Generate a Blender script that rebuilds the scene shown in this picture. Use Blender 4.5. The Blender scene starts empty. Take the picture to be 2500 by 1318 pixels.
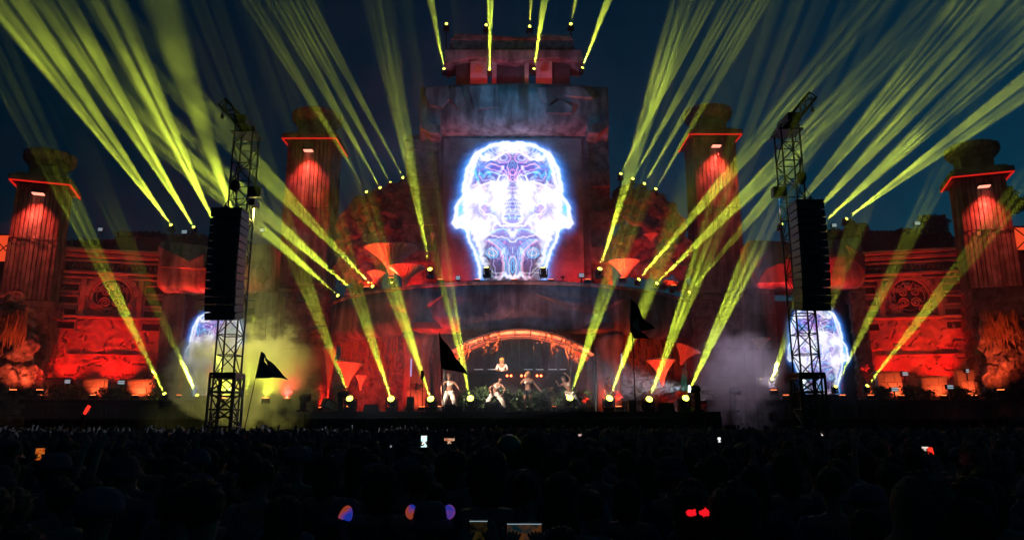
import bpy, bmesh, math, random
import numpy as np
from mathutils import Vector, Matrix, Quaternion, noise
random.seed(7)
S = bpy.context.scene
COL = S.collection
R = math.radians

# ------------------------------------------------------------ camera
F, PITCH, CAMZ = 1750.0, R(12.0), 2.05          # focal length in pixels of a 2500 px wide frame
cam = bpy.data.cameras.new('camera'); cam_o = bpy.data.objects.new('camera', cam); COL.objects.link(cam_o)
cam.sensor_width = 36; cam.lens = F / 2500 * 36; cam.clip_end = 900; cam.clip_start = .05
cam_o.location = (0, 0, CAMZ); cam_o.rotation_euler = (math.pi / 2 + PITCH, 0, 0)
S.camera = cam_o
# ------------------------------------------------------------ sky, exposure
world = bpy.data.worlds.new('World'); S.world = world; world.use_nodes = True
wn = world.node_tree; bg = wn.nodes['Background']
sky = wn.nodes.new('ShaderNodeTexSky'); sky.sky_type = 'NISHITA'; sky.sun_disc = False
sky.sun_elevation = R(-3.5); sky.sun_rotation = R(60); sky.ozone_density = 4.0; sky.air_density = 1.0; sky.dust_density = .4
tint = wn.nodes.new('ShaderNodeMix'); tint.data_type = 'RGBA'; tint.blend_type = 'MULTIPLY'; tint.inputs[0].default_value = 1; tint.inputs[7].default_value = (.15, 3.0, 1.5, 1)
wn.links.new(sky.outputs[0], tint.inputs[6]); wn.links.new(tint.outputs[2], bg.inputs[0]); bg.inputs[1].default_value = .32
S.view_settings.view_transform = 'Standard'; S.view_settings.look = 'None'
S.view_settings.exposure = 0; S.view_settings.gamma = 1
S.cycles.volume_step_rate = 1.0; S.cycles.max_bounces = 5; S.cycles.volume_bounces = 0
S.cycles.sample_clamp_indirect = 0; S.cycles.use_denoising = True; S.cycles.transparent_max_bounces = 24
S.cycles.caustics_reflective = False; S.cycles.caustics_refractive = False
SC, CC = math.sin(PITCH), math.cos(PITCH)

def P(px, py, Y):
    """world point at depth Y seen at this pixel of the photograph"""
    v = (659 - py) / F; k = Y / (CC - v * SC)
    return Vector(((px - 1250) / F * k, Y, CAMZ + k * (SC + v * CC)))
def Z(py, Y): return P(1250, py, Y).z
def M(n, py, Y): return n / F * Y / (CC - (659 - py) / F * SC)      # metres of n pixels there

# ------------------------------------------------------------ materials
def mat(name, col, rough=.8, metal=0, col2=None, scale=2., bump=.3, streak=False, emit=None, estr=0, spec=.3):
    m = bpy.data.materials.new(name); m.use_nodes = True; nt = m.node_tree; b = nt.nodes['Principled BSDF']
    b.inputs['Roughness'].default_value = rough; b.inputs['Metallic'].default_value = metal
    b.inputs['Specular IOR Level'].default_value = spec
    b.inputs['Base Color'].default_value = (*col, 1)
    if col2:
        tc = nt.nodes.new('ShaderNodeTexCoord')
        n1 = nt.nodes.new('ShaderNodeTexNoise'); n1.inputs['Scale'].default_value = scale; n1.inputs['Detail'].default_value = 8; n1.inputs['Roughness'].default_value = .65
        nt.links.new(tc.outputs['Object'], n1.inputs['Vector'])
        r = nt.nodes.new('ShaderNodeValToRGB'); r.color_ramp.elements[0].position = .36; r.color_ramp.elements[1].position = .64
        r.color_ramp.elements[0].color = (*col, 1); r.color_ramp.elements[1].color = (*col2, 1)
        nt.links.new(n1.outputs['Fac'], r.inputs['Fac']); src = r.outputs['Color']
        if streak:
            mp = nt.nodes.new('ShaderNodeMapping'); mp.inputs['Scale'].default_value = (1.5, 1.5, .3)
            nt.links.new(tc.outputs['Object'], mp.inputs['Vector'])
            n2 = nt.nodes.new('ShaderNodeTexNoise'); n2.inputs['Scale'].default_value = 1.2; n2.inputs['Detail'].default_value = 6
            nt.links.new(mp.outputs[0], n2.inputs['Vector'])
            r2 = nt.nodes.new('ShaderNodeValToRGB'); r2.color_ramp.elements[0].position = .38; r2.color_ramp.elements[1].position = .6
            r2.color_ramp.elements[0].color = (.22, .2, .2, 1); r2.color_ramp.elements[1].color = (1, 1, 1, 1)
            nt.links.new(n2.outputs['Fac'], r2.inputs['Fac'])
            mx = nt.nodes.new('ShaderNodeMix'); mx.data_type = 'RGBA'; mx.blend_type = 'MULTIPLY'; mx.inputs[0].default_value = .9
            nt.links.new(src, mx.inputs[6]); nt.links.new(r2.outputs['Color'], mx.inputs[7]); src = mx.outputs[2]
        nt.links.new(src, b.inputs['Base Color'])
        if bump:
            n3 = nt.nodes.new('ShaderNodeTexNoise'); n3.inputs['Scale'].default_value = scale * 3.5; n3.inputs['Detail'].default_value = 9; n3.inputs['Roughness'].default_value = .7
            nt.links.new(tc.outputs['Object'], n3.inputs['Vector'])
            bp = nt.nodes.new('ShaderNodeBump'); bp.inputs['Strength'].default_value = bump; bp.inputs['Distance'].default_value = .12
            nt.links.new(n3.outputs['Fac'], bp.inputs['Height']); nt.links.new(bp.outputs[0], b.inputs['Normal'])
    if emit:
        b.inputs['Emission Color'].default_value = (*emit, 1); b.inputs['Emission Strength'].default_value = estr; m.cycles.emission_sampling = 'NONE'
    return m
MT = {
 'stone': mat('weathered_stone', (.17, .155, .15), .85, col2=(.38, .36, .35), scale=.9, bump=.45, streak=True),
 'panel': mat('stained_panel', (.07, .07, .08), .75, col2=(.26, .25, .27), scale=.7, bump=.35, streak=True),
 'board': mat('weathered_boards', (.09, .085, .085), .8, col2=(.3, .28, .28), scale=1.4, bump=.5, streak=True),
 'rock': mat('rough_rock', (.04, .035, .035), .9, col2=(.26, .24, .23), scale=2.2, bump=.9),
 'wall': mat('cracked_wall', (.22, .2, .19), .85, col2=(.42, .39, .37), scale=.8, bump=.5),
 'dark': mat('dark_roofing', (.02, .022, .025), .8, col2=(.05, .05, .055), scale=3, bump=.2),
 'black': mat('black_metal', (.012, .012, .014), .45, .3, spec=.4),
 'steel': mat('truss_steel', (.025, .025, .025), .5, .4, col2=(.06, .057, .055), scale=8, bump=.1),
 'cloth': mat('black_drape', (.01, .011, .013), .95, col2=(.018, .019, .022), scale=5, bump=.3),
 'grill': mat('speaker_grill', (.05, .09, .12), .6, col2=(.07, .12, .15), scale=30, bump=.2),
 'mushroom': mat('ribbed_mushroom', (.5, .36, .3), .7, col2=(.72, .6, .52), scale=6, bump=.4),
 'mushcap': mat('mushroom_cap_top', (.3, .25, .25), .7, col2=(.4, .36, .36), scale=4, bump=.2),
 'leaf': mat('dark_green_leaf', (.035, .075, .025), .6, col2=(.09, .15, .05), scale=3, bump=0),
 'dryleaf': mat('dry_fern', (.16, .10, .05), .7, col2=(.3, .2, .1), scale=3, bump=0),
 'vine': mat('dry_vine', (.2, .12, .05), .8, col2=(.35, .2, .08), scale=6, bump=0),
 'bark': mat('bark', (.05, .035, .025), .9, col2=(.12, .09, .06), scale=5, bump=.6),
 'redlamp': mat('red_strip_light', (.3, .02, .02), .5, emit=(1, .02, .012), estr=.6),
 'lampwhite': mat('hot_wall_lamp', (.8, .5, .4), .5, emit=(1, .32, .22), estr=1.8),
 'lens': mat('yellow_lamp_lens', (.8, .8, .3), .2, emit=(.95, 1, .10), estr=5),
 'lenssmall': mat('orange_lamp_lens', (.8, .4, .2), .2, emit=(1, .16, .04), estr=8),
 'whitelens': mat('white_lamp_lens', (.9, .9, .9), .2, emit=(.9, .95, 1), estr=25),
 'blueled': mat('blue_led_tube', (.1, .3, .6), .3, emit=(.06, .4, .9), estr=1.0),
 'whiteled': mat('dim_white_lamp', (.5, .5, .5), .3, emit=(.5, .7, .8), estr=.5),
 'canopy': mat('lit_canopy_skin', (.6, .3, .22), .6, col2=(.75, .4, .28), scale=2, bump=.1),
 'skin': mat('skin', (.27, .13, .08), .55, col2=(.33, .17, .11), scale=5, bump=0),
 'white': mat('cream_fabric', (.62, .55, .47), .85, col2=(.72, .66, .58), scale=9, bump=.3),
 'blackc': mat('black_fabric', (.02, .02, .022), .85, col2=(.04, .04, .043), scale=9, bump=.2),
 'hair': mat('dark_hair', (.06, .04, .028), .6, col2=(.16, .11, .07), scale=20, bump=.5),
 'blond': mat('auburn_hair', (.35, .14, .05), .5, col2=(.5, .25, .1), scale=20, bump=.5),
 'flagblack': mat('black_flag_cloth', (.012, .012, .014), .8, col2=(.02, .02, .022), scale=4, bump=.2),
 'flaggrey': mat('grey_flag_cloth', (.2, .22, .24), .8, col2=(.3, .32, .34), scale=4, bump=.2),
 'flagtan': mat('tan_flag_patch', (.3, .26, .2), .8, col2=(.36, .3, .22), scale=4, bump=.1),
 'ground': mat('trampled_grass', (.02, .03, .012), .95, col2=(.05, .05, .03), scale=1.5, bump=.5),
 'green': mat('green_balloon', (.05, .22, .12), .35, col2=(.07, .26, .15), scale=2, bump=0),
 'purple': mat('grey_paddle', (.12, .1, .15), .5, col2=(.16, .13, .19), scale=2, bump=0),
}
CROWD = [mat('crowd_cloth_%s' % n, c, .9, col2=tuple(x * 1.7 for x in c), scale=7, bump=.2) for n, c in
         (('charcoal', (0.064, 0.064, 0.073)), ('navy', (0.055, 0.070, 0.115)), ('maroon', (0.161, 0.064, 0.068)), ('grey', (0.222, 0.231, 0.246)), ('denim', (0.080, 0.105, 0.150)), ('olive', (0.117, 0.130, 0.073)))]
MT['crowdskin'] = mat('crowd_skin', (.34, .2, .14), .6, col2=(.42, .26, .19), scale=6, bump=0)

# ------------------------------------------------------------ mesh helpers
class MB:
    def __init__(s): s.v = []; s.f = []
    def add(s, vs, fs):
        n = len(s.v); s.v += [tuple(v) for v in vs]; s.f += [tuple(i + n for i in f) for f in fs]; return s
    def box(s, x0, x1, y0, y1, z0, z1, T=None):
        vs = [Vector(p) for p in ((x0, y0, z0), (x1, y0, z0), (x1, y1, z0), (x0, y1, z0), (x0, y0, z1), (x1, y0, z1), (x1, y1, z1), (x0, y1, z1))]
        if T: vs = [T @ v for v in vs]
        return s.add(vs, [(0, 3, 2, 1), (4, 5, 6, 7), (0, 1, 5, 4), (1, 2, 6, 5), (2, 3, 7, 6), (3, 0, 4, 7)])
    def tube(s, pts, rad, n=6, flat=1.0):
        pts = [Vector(p) for p in pts]; rr = rad if isinstance(rad, (list, tuple)) else [rad] * len(pts)
        vs = []; fs = []
        for i, p in enumerate(pts):
            d = (pts[min(i + 1, len(pts) - 1)] - pts[max(i - 1, 0)])
            d = d.normalized() if d.length > 1e-9 else Vector((0, 0, 1))
            a = d.cross(Vector((0, 0, 1)) if abs(d.z) < .95 else Vector((1, 0, 0))).normalized(); b = a.cross(d)
            for k in range(n):
                t = 2 * math.pi * k / n; vs.append(p + (a * math.cos(t) + b * math.sin(t) * flat) * rr[i])
        for i in range(len(pts) - 1):
            for k in range(n):
                fs.append((i * n + k, i * n + (k + 1) % n, (i + 1) * n + (k + 1) % n, (i + 1) * n + k))
        fs.append(tuple(reversed(range(n)))); fs.append(tuple((len(pts) - 1) * n + k for k in range(n)))
        return s.add(vs, fs)
    def lathe(s, prof, c=(0, 0, 0), n=24, fn=None, T=None):
        vs = []; fs = []; c = Vector(c)
        for i, (r, z) in enumerate(prof):
            for k in range(n):
                t = 2 * math.pi * k / n; r2 = r * (fn(t, i / (len(prof) - 1)) if fn else 1)
                v = Vector((r2 * math.cos(t), r2 * math.sin(t), z))
                vs.append((T @ v if T else v) + c)
        for i in range(len(prof) - 1):
            for k in range(n): fs.append((i * n + k, i * n + (k + 1) % n, (i + 1) * n + (k + 1) % n, (i + 1) * n + k))
        fs.append(tuple(reversed(range(n)))); fs.append(tuple((len(prof) - 1) * n + k for k in range(n)))
        return s.add(vs, fs)
    def prism(s, poly, y0, y1, T=None):
        """poly: xz outline, extruded from y0 to y1"""
        n = len(poly); vs = [Vector((x, y0, z)) for x, z in poly] + [Vector((x, y1, z)) for x, z in poly]
        if T: vs = [T @ v for v in vs]
        fs = [tuple(range(n)), tuple(reversed(range(n, 2 * n)))] + [(i, n + i, n + (i + 1) % n, (i + 1) % n) for i in range(n)]
        return s.add(vs, fs)
    def lump(s, c, r, sub=2, amp=.3, fq=1.0, sq=(1, 1, 1), seed=0):
        bm = bmesh.new(); bmesh.ops.create_icosphere(bm, subdivisions=sub, radius=1)
        c = Vector(c); off = Vector((seed * 3.7, seed * 1.3, seed * 7.1)); vs = []
        for v in bm.verts:
            p = v.co.copy(); d = noise.noise(p * 1.2 * fq + off) * amp + noise.noise(p * 3.1 * fq + off) * amp * .5
            p = p * (1 + d); vs.append(c + Vector((p.x * r * sq[0], p.y * r * sq[1], p.z * r * sq[2])))
        fs = [tuple(v.index for v in f.verts) for f in bm.faces]; bm.free()
        return s.add(vs, fs)
    def leaf(s, p, d, w, side, droop=.15):
        """a leaf of length |d| and width w from p"""
        p = Vector(p); d = Vector(d); sd = Vector(side).normalized() * w; m = p + d * .5 + Vector((0, 0, .1 * d.length)); e = p + d - Vector((0, 0, droop * d.length))
        return s.add([p, m - sd, e, m + sd], [(0, 1, 2, 3)])
    def mesh(s, name, smooth=False):
        me = bpy.data.meshes.new(name); me.from_pydata(s.v, [], s.f); me.validate()
        if smooth: me.shade_smooth()
        return me
    def build(s, name, m, parent=None, smooth=False, bevel=0):
        me = s.mesh(name, smooth); me.materials.append(m if not isinstance(m, str) else MT[m])
        o = bpy.data.objects.new(name, me); COL.objects.link(o)
        if parent: o.parent = parent
        if bevel:
            b = o.modifiers.new('bevel', 'BEVEL'); b.width = bevel; b.segments = 2; b.limit_method = 'ANGLE'
        return o
def tag(o, label=None, cat=None, group=None, kind=None):
    if label: o['label'] = label
    if cat: o['category'] = cat
    if group: o['group'] = group
    if kind: o['kind'] = kind
    return o
def empty(name, loc, rz, label, cat, group=None):
    o = bpy.data.objects.new(name, None); COL.objects.link(o); o.location = loc; o.rotation_euler = (0, 0, rz); o.empty_display_size = .3
    return tag(o, label, cat, group)
def link_copy(src, parent, **k):
    c = src.copy(); COL.objects.link(c); c.parent = parent
    for a, b in k.items(): setattr(c, a, b)
    return c
def spot(parent, loc, direction, energy, col, deg, blend=.5, size=.1, name='lamp_light'):
    l = bpy.data.lights.new(name, 'SPOT'); l.energy = energy; l.color = col; l.spot_size = R(deg); l.spot_blend = blend; l.shadow_soft_size = size
    o = bpy.data.objects.new(name, l); COL.objects.link(o); o.parent = parent; o.location = loc
    o.rotation_euler = Vector(direction).to_track_quat('-Z', 'Y').to_euler(); return o
def point(parent, loc, energy, col, size=.15):
    l = bpy.data.lights.new('lamp_light', 'POINT'); l.energy = energy; l.color = col; l.shadow_soft_size = size
    o = bpy.data.objects.new('lamp_light', l); COL.objects.link(o); o.parent = parent; o.location = loc; return o
RED = (1, .010, .006); ORG = (1, .13, .045); BLUE = (.12, .42, 1)

# ------------------------------------------------------------ ground
tag(MB().add([(-300, -40, 0), (300, -40, 0), (300, 500, 0), (-300, 500, 0)], [(0, 1, 2, 3)]).build('ground', 'ground'), kind='structure')

# ------------------------------------------------------------ stage platforms
LIP = 34.2
t = empty('stage_platform', (0, LIP, 0), 0, 'long black stage platform under the dancers, its front hung with black drape', 'stage')
FLOOR = Z(1004, LIP)
MB().box(-9.4, 9.8, .1, 14, FLOOR - .25, FLOOR).build('deck', 'black', t)
mb = MB()
for i in range(96):
    x = -9.4 + i * .2; mb.box(x, x + .19, .0 + .05 * math.sin(i * 1.9), .3, 0, FLOOR - .26)
mb.build('front_drape', 'cloth', t)
SIDEZ = Z(976, 37.5)
for sx, nm in ((-1, 'left'), (1, 'right')):
    t = empty('side_platform', (sx * 19.2, 37.4, 0), 0, 'low dark side platform in front of the red wall on the %s of the stage' % nm, 'platform', 'side platforms')
    MB().box(-9.2, 9.2, 0, 10, SIDEZ - .2, SIDEZ).build('deck', 'black', t)
    mb = MB()
    for i in range(92):
        x = -9.2 + i * .2; mb.box(x, x + .19, .06 + .05 * math.sin(i * 1.7), .35, 0, SIDEZ - .21)
    mb.build('front_drape', 'cloth', t)

# ------------------------------------------------------------ curved balcony above the booth
CX, CY, RAD = .05, 47.9, 12.05
ZT, ZB = 9.12, 6.55
t = empty('curved_balcony', (CX, CY, 0), 0, 'wide curved stone balcony over the booth with a red lit rounded lip', 'balcony')
def arc_surface(prof, a0, a1, n, cap=True, wob=0):
    """prof: (radius, z) outline swept round the balcony centre; angle 0 looks at the camera"""
    mb = MB(); m = len(prof); vs = []; fs = []
    for i in range(n + 1):
        a = a0 + (a1 - a0) * i / n
        for j, (r, z) in enumerate(prof):
            d = wob * noise.noise(Vector((a * 6, j * .7, 3.3))) if wob else 0
            vs.append((math.sin(a) * (r + d), -math.cos(a) * (r + d), z + d * .6))
    for i in range(n):
        for j in range(m): fs.append((i * m + j, (i + 1) * m + j, (i + 1) * m + (j + 1) % m, i * m + (j + 1) % m))
    fs.append(tuple(range(m))); fs.append(tuple(reversed([n * m + j for j in range(m)])))
    return mb.add(vs, fs)
A = R(68)
prof = [(RAD - 1.1, ZT), (RAD - .1, ZT), (RAD, ZT - .08), (RAD + .02, ZT - .9), (RAD + .08, ZT - 1.7), (RAD + .12, ZB + .75), (RAD + .1, ZB + .5), (RAD - .02, ZB + .22), (RAD - .25, ZB + .05), (RAD - .6, ZB), (RAD - 1.1, ZB + .05)]
arc_surface(prof, -A, A, 90, wob=.08).build('fascia', 'panel', t, smooth=True)
arc_surface([(.5, ZT - .3), (RAD - 1.12, ZT - .3), (RAD - 1.12, ZT - .02), (.5, ZT - .02)], -R(85), R(85), 40).build('deck', 'dark', t)
# cornice bands
arc_surface([(RAD + .02, ZT - .02), (RAD + .1, ZT - .04), (RAD + .1, ZT - .18), (RAD + .02, ZT - .2)], -A, A, 90).build('top_moulding', 'stone', t)

# torn blanket-like folds carved on the fascia
mb = MB()
for (a0, a1, z0, z1) in ((.10, .52, 7.7, 8.5), (-.62, -.3, 7.6, 8.6), (-.18, .02, 7.2, 7.9)):
    n = 16; top = []; bot = []
    for i in range(n + 1):
        a = a0 + (a1 - a0) * i / n; zt = z1 - (z1 - z0) * .5 * math.sin(i / n * 3.0) + .12 * noise.noise(Vector((a * 9, 1, 2)))
        zb = zt - .5 * math.sin(math.pi * i / n) - .05
        top.append((math.sin(a) * (RAD + .03), -math.cos(a) * (RAD + .03), zt)); bot.append((math.sin(a) * (RAD + .1), -math.cos(a) * (RAD + .1), zb))
    bot2 = [(x * .992, y * .992, z - .02) for x, y, z in bot]
    mb.add(top + bot + bot2, [(i, i + 1, n + 2 + i, n + 1 + i) for i in range(n)] + [(n + 1 + i, n + 2 + i, 2 * n + 3 + i, 2 * n + 2 + i) for i in range(n)])
mb.build('carved_fold', 'panel', t, smooth=True)

# the wall under the balcony, left and right of the booth
for sx, nm in ((-1, 'left'), (1, 'right')):
    t = empty('rock_wall', (CX, CY, 0), 0, 'rough mossy rock wall under the balcony just %s of the booth' % nm, 'rock wall', 'rock walls under the balcony')
    mb = MB(); n, m = 70, 40; vs = []; fs = []
    for i in range(n + 1):
        a = sx * (R(24) + (R(80) - R(24)) * i / n)
        for j in range(m + 1):
            z = FLOOR + (ZB + .3 - FLOOR) * j / m
            r = RAD - 1.25 + .5 * noise.noise(Vector((a * 9, z * .8, 5))) + .22 * noise.noise(Vector((a * 40, z * 3, 5))) + .1 * noise.noise(Vector((a * 12, z * 12, 9)))
            vs.append((math.sin(a) * r, -math.cos(a) * r, z))
    for i in range(n):
        for j in range(m):
            a_, b_, c_, d_ = i * (m + 1) + j, (i + 1) * (m + 1) + j, (i + 1) * (m + 1) + j + 1, i * (m + 1) + j + 1
            fs.append((a_, b_, c_, d_) if sx > 0 else (a_, d_, c_, b_))
    mb.add(vs, fs); mb.build('rock_face', 'rock', t)
    # smooth column beside the booth
    mb = MB(); a = sx * R(27)
    mb.lathe([(.75, FLOOR), (.72, FLOOR + 1.5), (.66, 5.2), (.8, 6.2), (.9, ZB + .1)], (math.sin(a) * (RAD - .95), -math.cos(a) * (RAD - .95), 0), 20).build('column', 'stone', t, smooth=True)
    # hanging roots
    mb = MB()
    for k in range(110):
        a = sx * R(random.uniform(24, 62)); r = RAD - .75 + random.uniform(-.2, .35); L = random.uniform(.5, 2.4)
        x, y = math.sin(a) * r, -math.cos(a) * r; pts = [(x + .06 * q * random.uniform(-1, 1), y + .05 * q * random.uniform(-1, 1), ZB + .1 - L * q / 4) for q in range(5)]
        mb.tube(pts, [.05, .045, .035, .025, .008], 4)
    tag(mb.build('hanging_roots', 'vine', t))

# ------------------------------------------------------------ booth, back wall and canopy
BY = 36.2
bx0, bx1 = P(1135, 905, BY).x, P(1405, 905, BY).x; bz = Z(906, BY)
t = empty('dj_booth', ((bx0 + bx1) / 2, BY, FLOOR), 0, 'long black disc jockey booth behind the dancers with three glowing orange lamps', 'booth')
hw = (bx1 - bx0) / 2; h = bz - FLOOR
MB().box(-hw, hw, 0, .95, 0, h - .08).build('front_panel', 'cloth', t)
MB().box(-hw - .1, hw + .1, -.08, 1.05, h - .08, h).build('counter', 'black', t, bevel=.02)
for px in (1243, 1278, 1316):
    x = P(px, 917, BY).x - (bx0 + bx1) / 2; z = Z(917, BY) - FLOOR
    for k in (-1, 1):
        MB().lathe([(.0, 0), (.05, 0), (.055, .04), (0, .05)], (x + k * .1, -.03, z), 10, T=Matrix.Rotation(R(90), 4, 'X')).build('lamp', 'lenssmall', t)
    point(t, (x, -.25, z - .1), 6, ORG, .05)
for i, (px, w) in enumerate(((1168, .5), (1200, .45), (1290, .5), (1318, .45), (1350, .5), (1375, .4))):
    x = P(px, 905, BY).x
    lab = ['first', 'second', 'third', 'fourth', 'fifth', 'sixth'][i]
    d = empty('mixing_deck', (x, BY + .35, bz), 0, 'small black mixing deck on the booth counter, %s one from the left' % lab, 'mixing deck', 'mixing decks on the booth')
    MB().box(-w / 2, w / 2, -.2, .2, 0, .09).build('case', 'black', d, bevel=.01)
    MB().lathe([(0, .09), (.13, .09), (.13, .115), (0, .12)], (0, 0, 0), 16).build('platter', 'steel', d)
    MB().box(-w / 2 + .03, w / 2 - .03, -.19, -.17, .09, .12).build('display', 'whiteled', d)
t = empty('booth_backdrop', (0, BY + 2.6, FLOOR), 0, 'dark curved backdrop wall inside the arched opening behind the booth', 'backdrop')
mb = MB()
for i in range(26):
    x = -5.2 + i * .4; mb.box(x, x + .37, .3 * math.cos(x * .4), .5 + .3 * math.cos(x * .4), 0, ZB - FLOOR + .5)
mb.build('wall_panel', 'dark', t)
MB().box(-5.2, 5.2, -2.4, .6, ZB - FLOOR + .2, ZB - FLOOR + .5).build('ceiling', 'dark', t)

# arched canopy: two tube arches, cross ribs, a lit skin between
AY = 35.2
t = empty('arched_canopy', (P(1270, 805, AY).x, AY, 0), 0, 'glowing orange arched canopy of curved tubes over the disc jockey booth', 'canopy')
cxp = P(1270, 805, AY).x
def arch(py_mid, py_end, halfpx, Y, n=28):
    out = []
    for i in range(n + 1):
        s = -1 + 2 * i / n; p = P(1270 + s * halfpx, py_mid + (py_end - py_mid) * s * s, Y); out.append(Vector((p.x - cxp, Y - AY, p.z)))
    return out
a_up = arch(803, 862, 183, AY); a_lo = arch(822, 872, 172, AY + .1); a_bk = arch(826, 884, 162, AY + 1.5)
MB().tube(a_up, .05, 8).build('front_tube', 'steel', t, smooth=True)
MB().tube(a_lo, .04, 8).build('front_tube', 'steel', t, smooth=True)
MB().tube(a_bk, .05, 8).build('rear_tube', 'steel', t, smooth=True)
mb = MB(); n = len(a_up)
up_i = [p + Vector((0, .1, -.07)) for p in a_up]; lo_i = [p + Vector((0, .12, .03)) for p in a_lo]; bk_i = [p + Vector((0, -.05, .02)) for p in a_bk]
lo_t = [p + Vector((0, .04, .0)) for p in lo_i]; bk_t = [p + Vector((0, .04, .05)) for p in bk_i]
mb.add(up_i + lo_i + bk_i, [(i, i + 1, n + i + 1, n + i) for i in range(n - 1)] + [(n + i, n + i + 1, 2 * n + i + 1, 2 * n + i) for i in range(n - 1)])
mb.build('canopy_skin', 'canopy', t)
mb = MB()
for i in range(1, n - 1, 3):
    mb.tube([a_up[i], a_lo[i]], .03, 6); mb.tube([a_lo[i], a_bk[i]], .03, 6); mb.tube([a_up[i] + Vector((0, 0, 0)), a_bk[i] + Vector((0, 0, .25))], .03, 6)
mb.build('cross_rib', 'steel', t)
for sx in (-1, 1):
    e = a_up[0] if sx < 0 else a_up[-1]; e2 = a_bk[0] if sx < 0 else a_bk[-1]
    MB().tube([e, (e.x, e.y, FLOOR)], .07, 8).tube([e2, (e2.x, e2.y, FLOOR)], .07, 8).build('post', 'steel', t)
for i in range(2, n - 1, 3):
    p = a_lo[i]; spot(t, (p.x, p.y - .55, p.z - .75), (0, .28, 1), 240, (1, .22, .10), 130, .8, .2)
t2 = empty('canopy_vine', (cxp, AY, 0), 0, 'tangled dry orange vine hanging from the arched canopy over the booth', 'vine')
mb = MB(); lf = MB()
for k in range(26):
    i = random.choice([2, 3, 4, 5, 6, 8, 10, 14, 18, 20, 22, 23, 24, 25]); p = a_lo[i] + Vector((0, -.12, .3)); pts = [p]
    L = random.uniform(.4, 1.3) * (1.7 if i in (4, 5, 22, 23) else 1)
    dx = (1 if i > 14 else -1) * random.uniform(0, .5)
    for q in range(1, 7): pts.append(p + Vector((dx * q / 6 * L + random.uniform(-.09, .09), random.uniform(-.1, .1), -L * q / 6)))
    mb.tube(pts, [.03, .028, .024, .02, .016, .012, .006], 4)
    for q in range(1, 7):
        for w in range(3):
            d = Vector((random.uniform(-1, 1), random.uniform(-1, 1), random.uniform(-1, .4))).normalized() * random.uniform(.05, .13)
            lf.leaf(pts[q], d, .02, d.cross(Vector((.3, .2, 1))))
mb.build('stem', 'vine', t2); lf.build('leaves', 'vine', t2)

p = P(1222, 842, 35.7); t3 = empty('added_booth_spotlight', p, 0, 'tiny added warm spotlight under the canopy brightening the disc jockey', 'stage light')  # added lamp, only there to brighten the disc jockey
MB().lathe([(.05, -.12), (.07, 0), (.06, .1)], (0, 0, 0), 12, T=Matrix.Rotation(R(145), 4, 'X')).tube([(0, 0, .05), (0, 0, .45)], .02, 5).build('housing', 'black', t3)
spot(t3, (0, .12, -.14), (.0, 1.3, -1.25), 420, (1, .72, .55), 60, .6, .05)
# hedge below the booth
def hedge(x0, x1, Y, z0, z1, label, n, mt='leaf', grp='hedges', name='hedge', size=(.12, .3)):
    o = empty(name, ((x0 + x1) / 2, Y, z0), 0, label, 'hedge', grp); hw = (x1 - x0) / 2; h = z1 - z0
    st = MB(); lf = MB()
    for k in range(max(4, int(hw * 7))):
        x = random.uniform(-hw, hw); y = random.uniform(-.2, .25); st.tube([(x, y, 0), (x + random.uniform(-.1, .1), y, h * .5), (x + random.uniform(-.25, .25), y + random.uniform(-.2, .2), h * random.uniform(.7, 1))], [.025, .018, .006], 4)
    for k in range(n):
        x = random.uniform(-hw, hw); z = h * random.random() ** .8 * (.75 + .25 * noise.noise(Vector((x * 1.7, 3, z0)))); y = random.uniform(-.35, .3)
        d = Vector((random.uniform(-1, 1), random.uniform(-1, .5), random.uniform(-.4, 1))).normalized() * random.uniform(*size)
        lf.leaf((x, y, z), d, d.length * .22, d.cross(Vector((random.uniform(-1, 1), random.uniform(-1, 1), .3))))
    st.build('stems', 'bark', o); lf.build('leaves', mt, o); return o
hedge(P(1120, 970, 35.6).x, P(1240, 970, 35.6).x, 35.6, FLOOR, Z(937, 35.6), 'dark green hedge below the left half of the booth', 1500)
hedge(P(1243, 970, 35.6).x, P(1440, 970, 35.6).x, 35.6, FLOOR, Z(940, 35.6), 'dark green hedge below the right half of the booth', 2200)

# ------------------------------------------------------------ central tower
TY = 41.2
t = empty('central_tower', (P(1255, 500, TY).x, TY, 0), 0, 'tall central stone tower behind the big glowing head with an overhanging cap', 'tower')
tcx = P(1255, 500, TY).x
wz0, wz1 = ZT - .3, Z(322, TY); whw = M(186, 500, TY)
mb = MB(); cols = 13; rows = 6
for i in range(cols):
    x0 = -whw + 2 * whw * i / cols
    for j in range(rows):
        z0 = wz0 + (wz1 - wz0) * j / rows; z1 = wz0 + (wz1 - wz0) * (j + 1) / rows
        d = .05 * noise.noise(Vector((i * 3.3, j * 5.1, 1)))
        mb.box(x0 + .02, x0 + 2 * whw / cols - .02, d, .5, z0 + .025, z1 - .025)
mb.box(-whw, whw, .12, 1.2, wz0, wz1)
mb.build('panelled_wall', 'panel', t)
for sx in (-1, 1):
    w = M(84, 500, TY) if sx < 0 else M(52, 500, TY)
    x0, x1 = (-whw - w, -whw) if sx < 0 else (whw, whw + w)
    mb = MB().box(x0, x1, .5, 3, wz0, wz1)
    nb = 9
    for j in range(nb):
        z0 = wz0 + (wz1 - wz0) * j / nb; dd = random.uniform(0, .35)
        if j % 2 == 0: mb.box(x0 - .05, x1 - .03, .3 - dd, 1, z0 + .1, z0 + (wz1 - wz0) / nb * random.uniform(.55, .9))
    mb.build('side_pier', 'rock', t)
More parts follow.
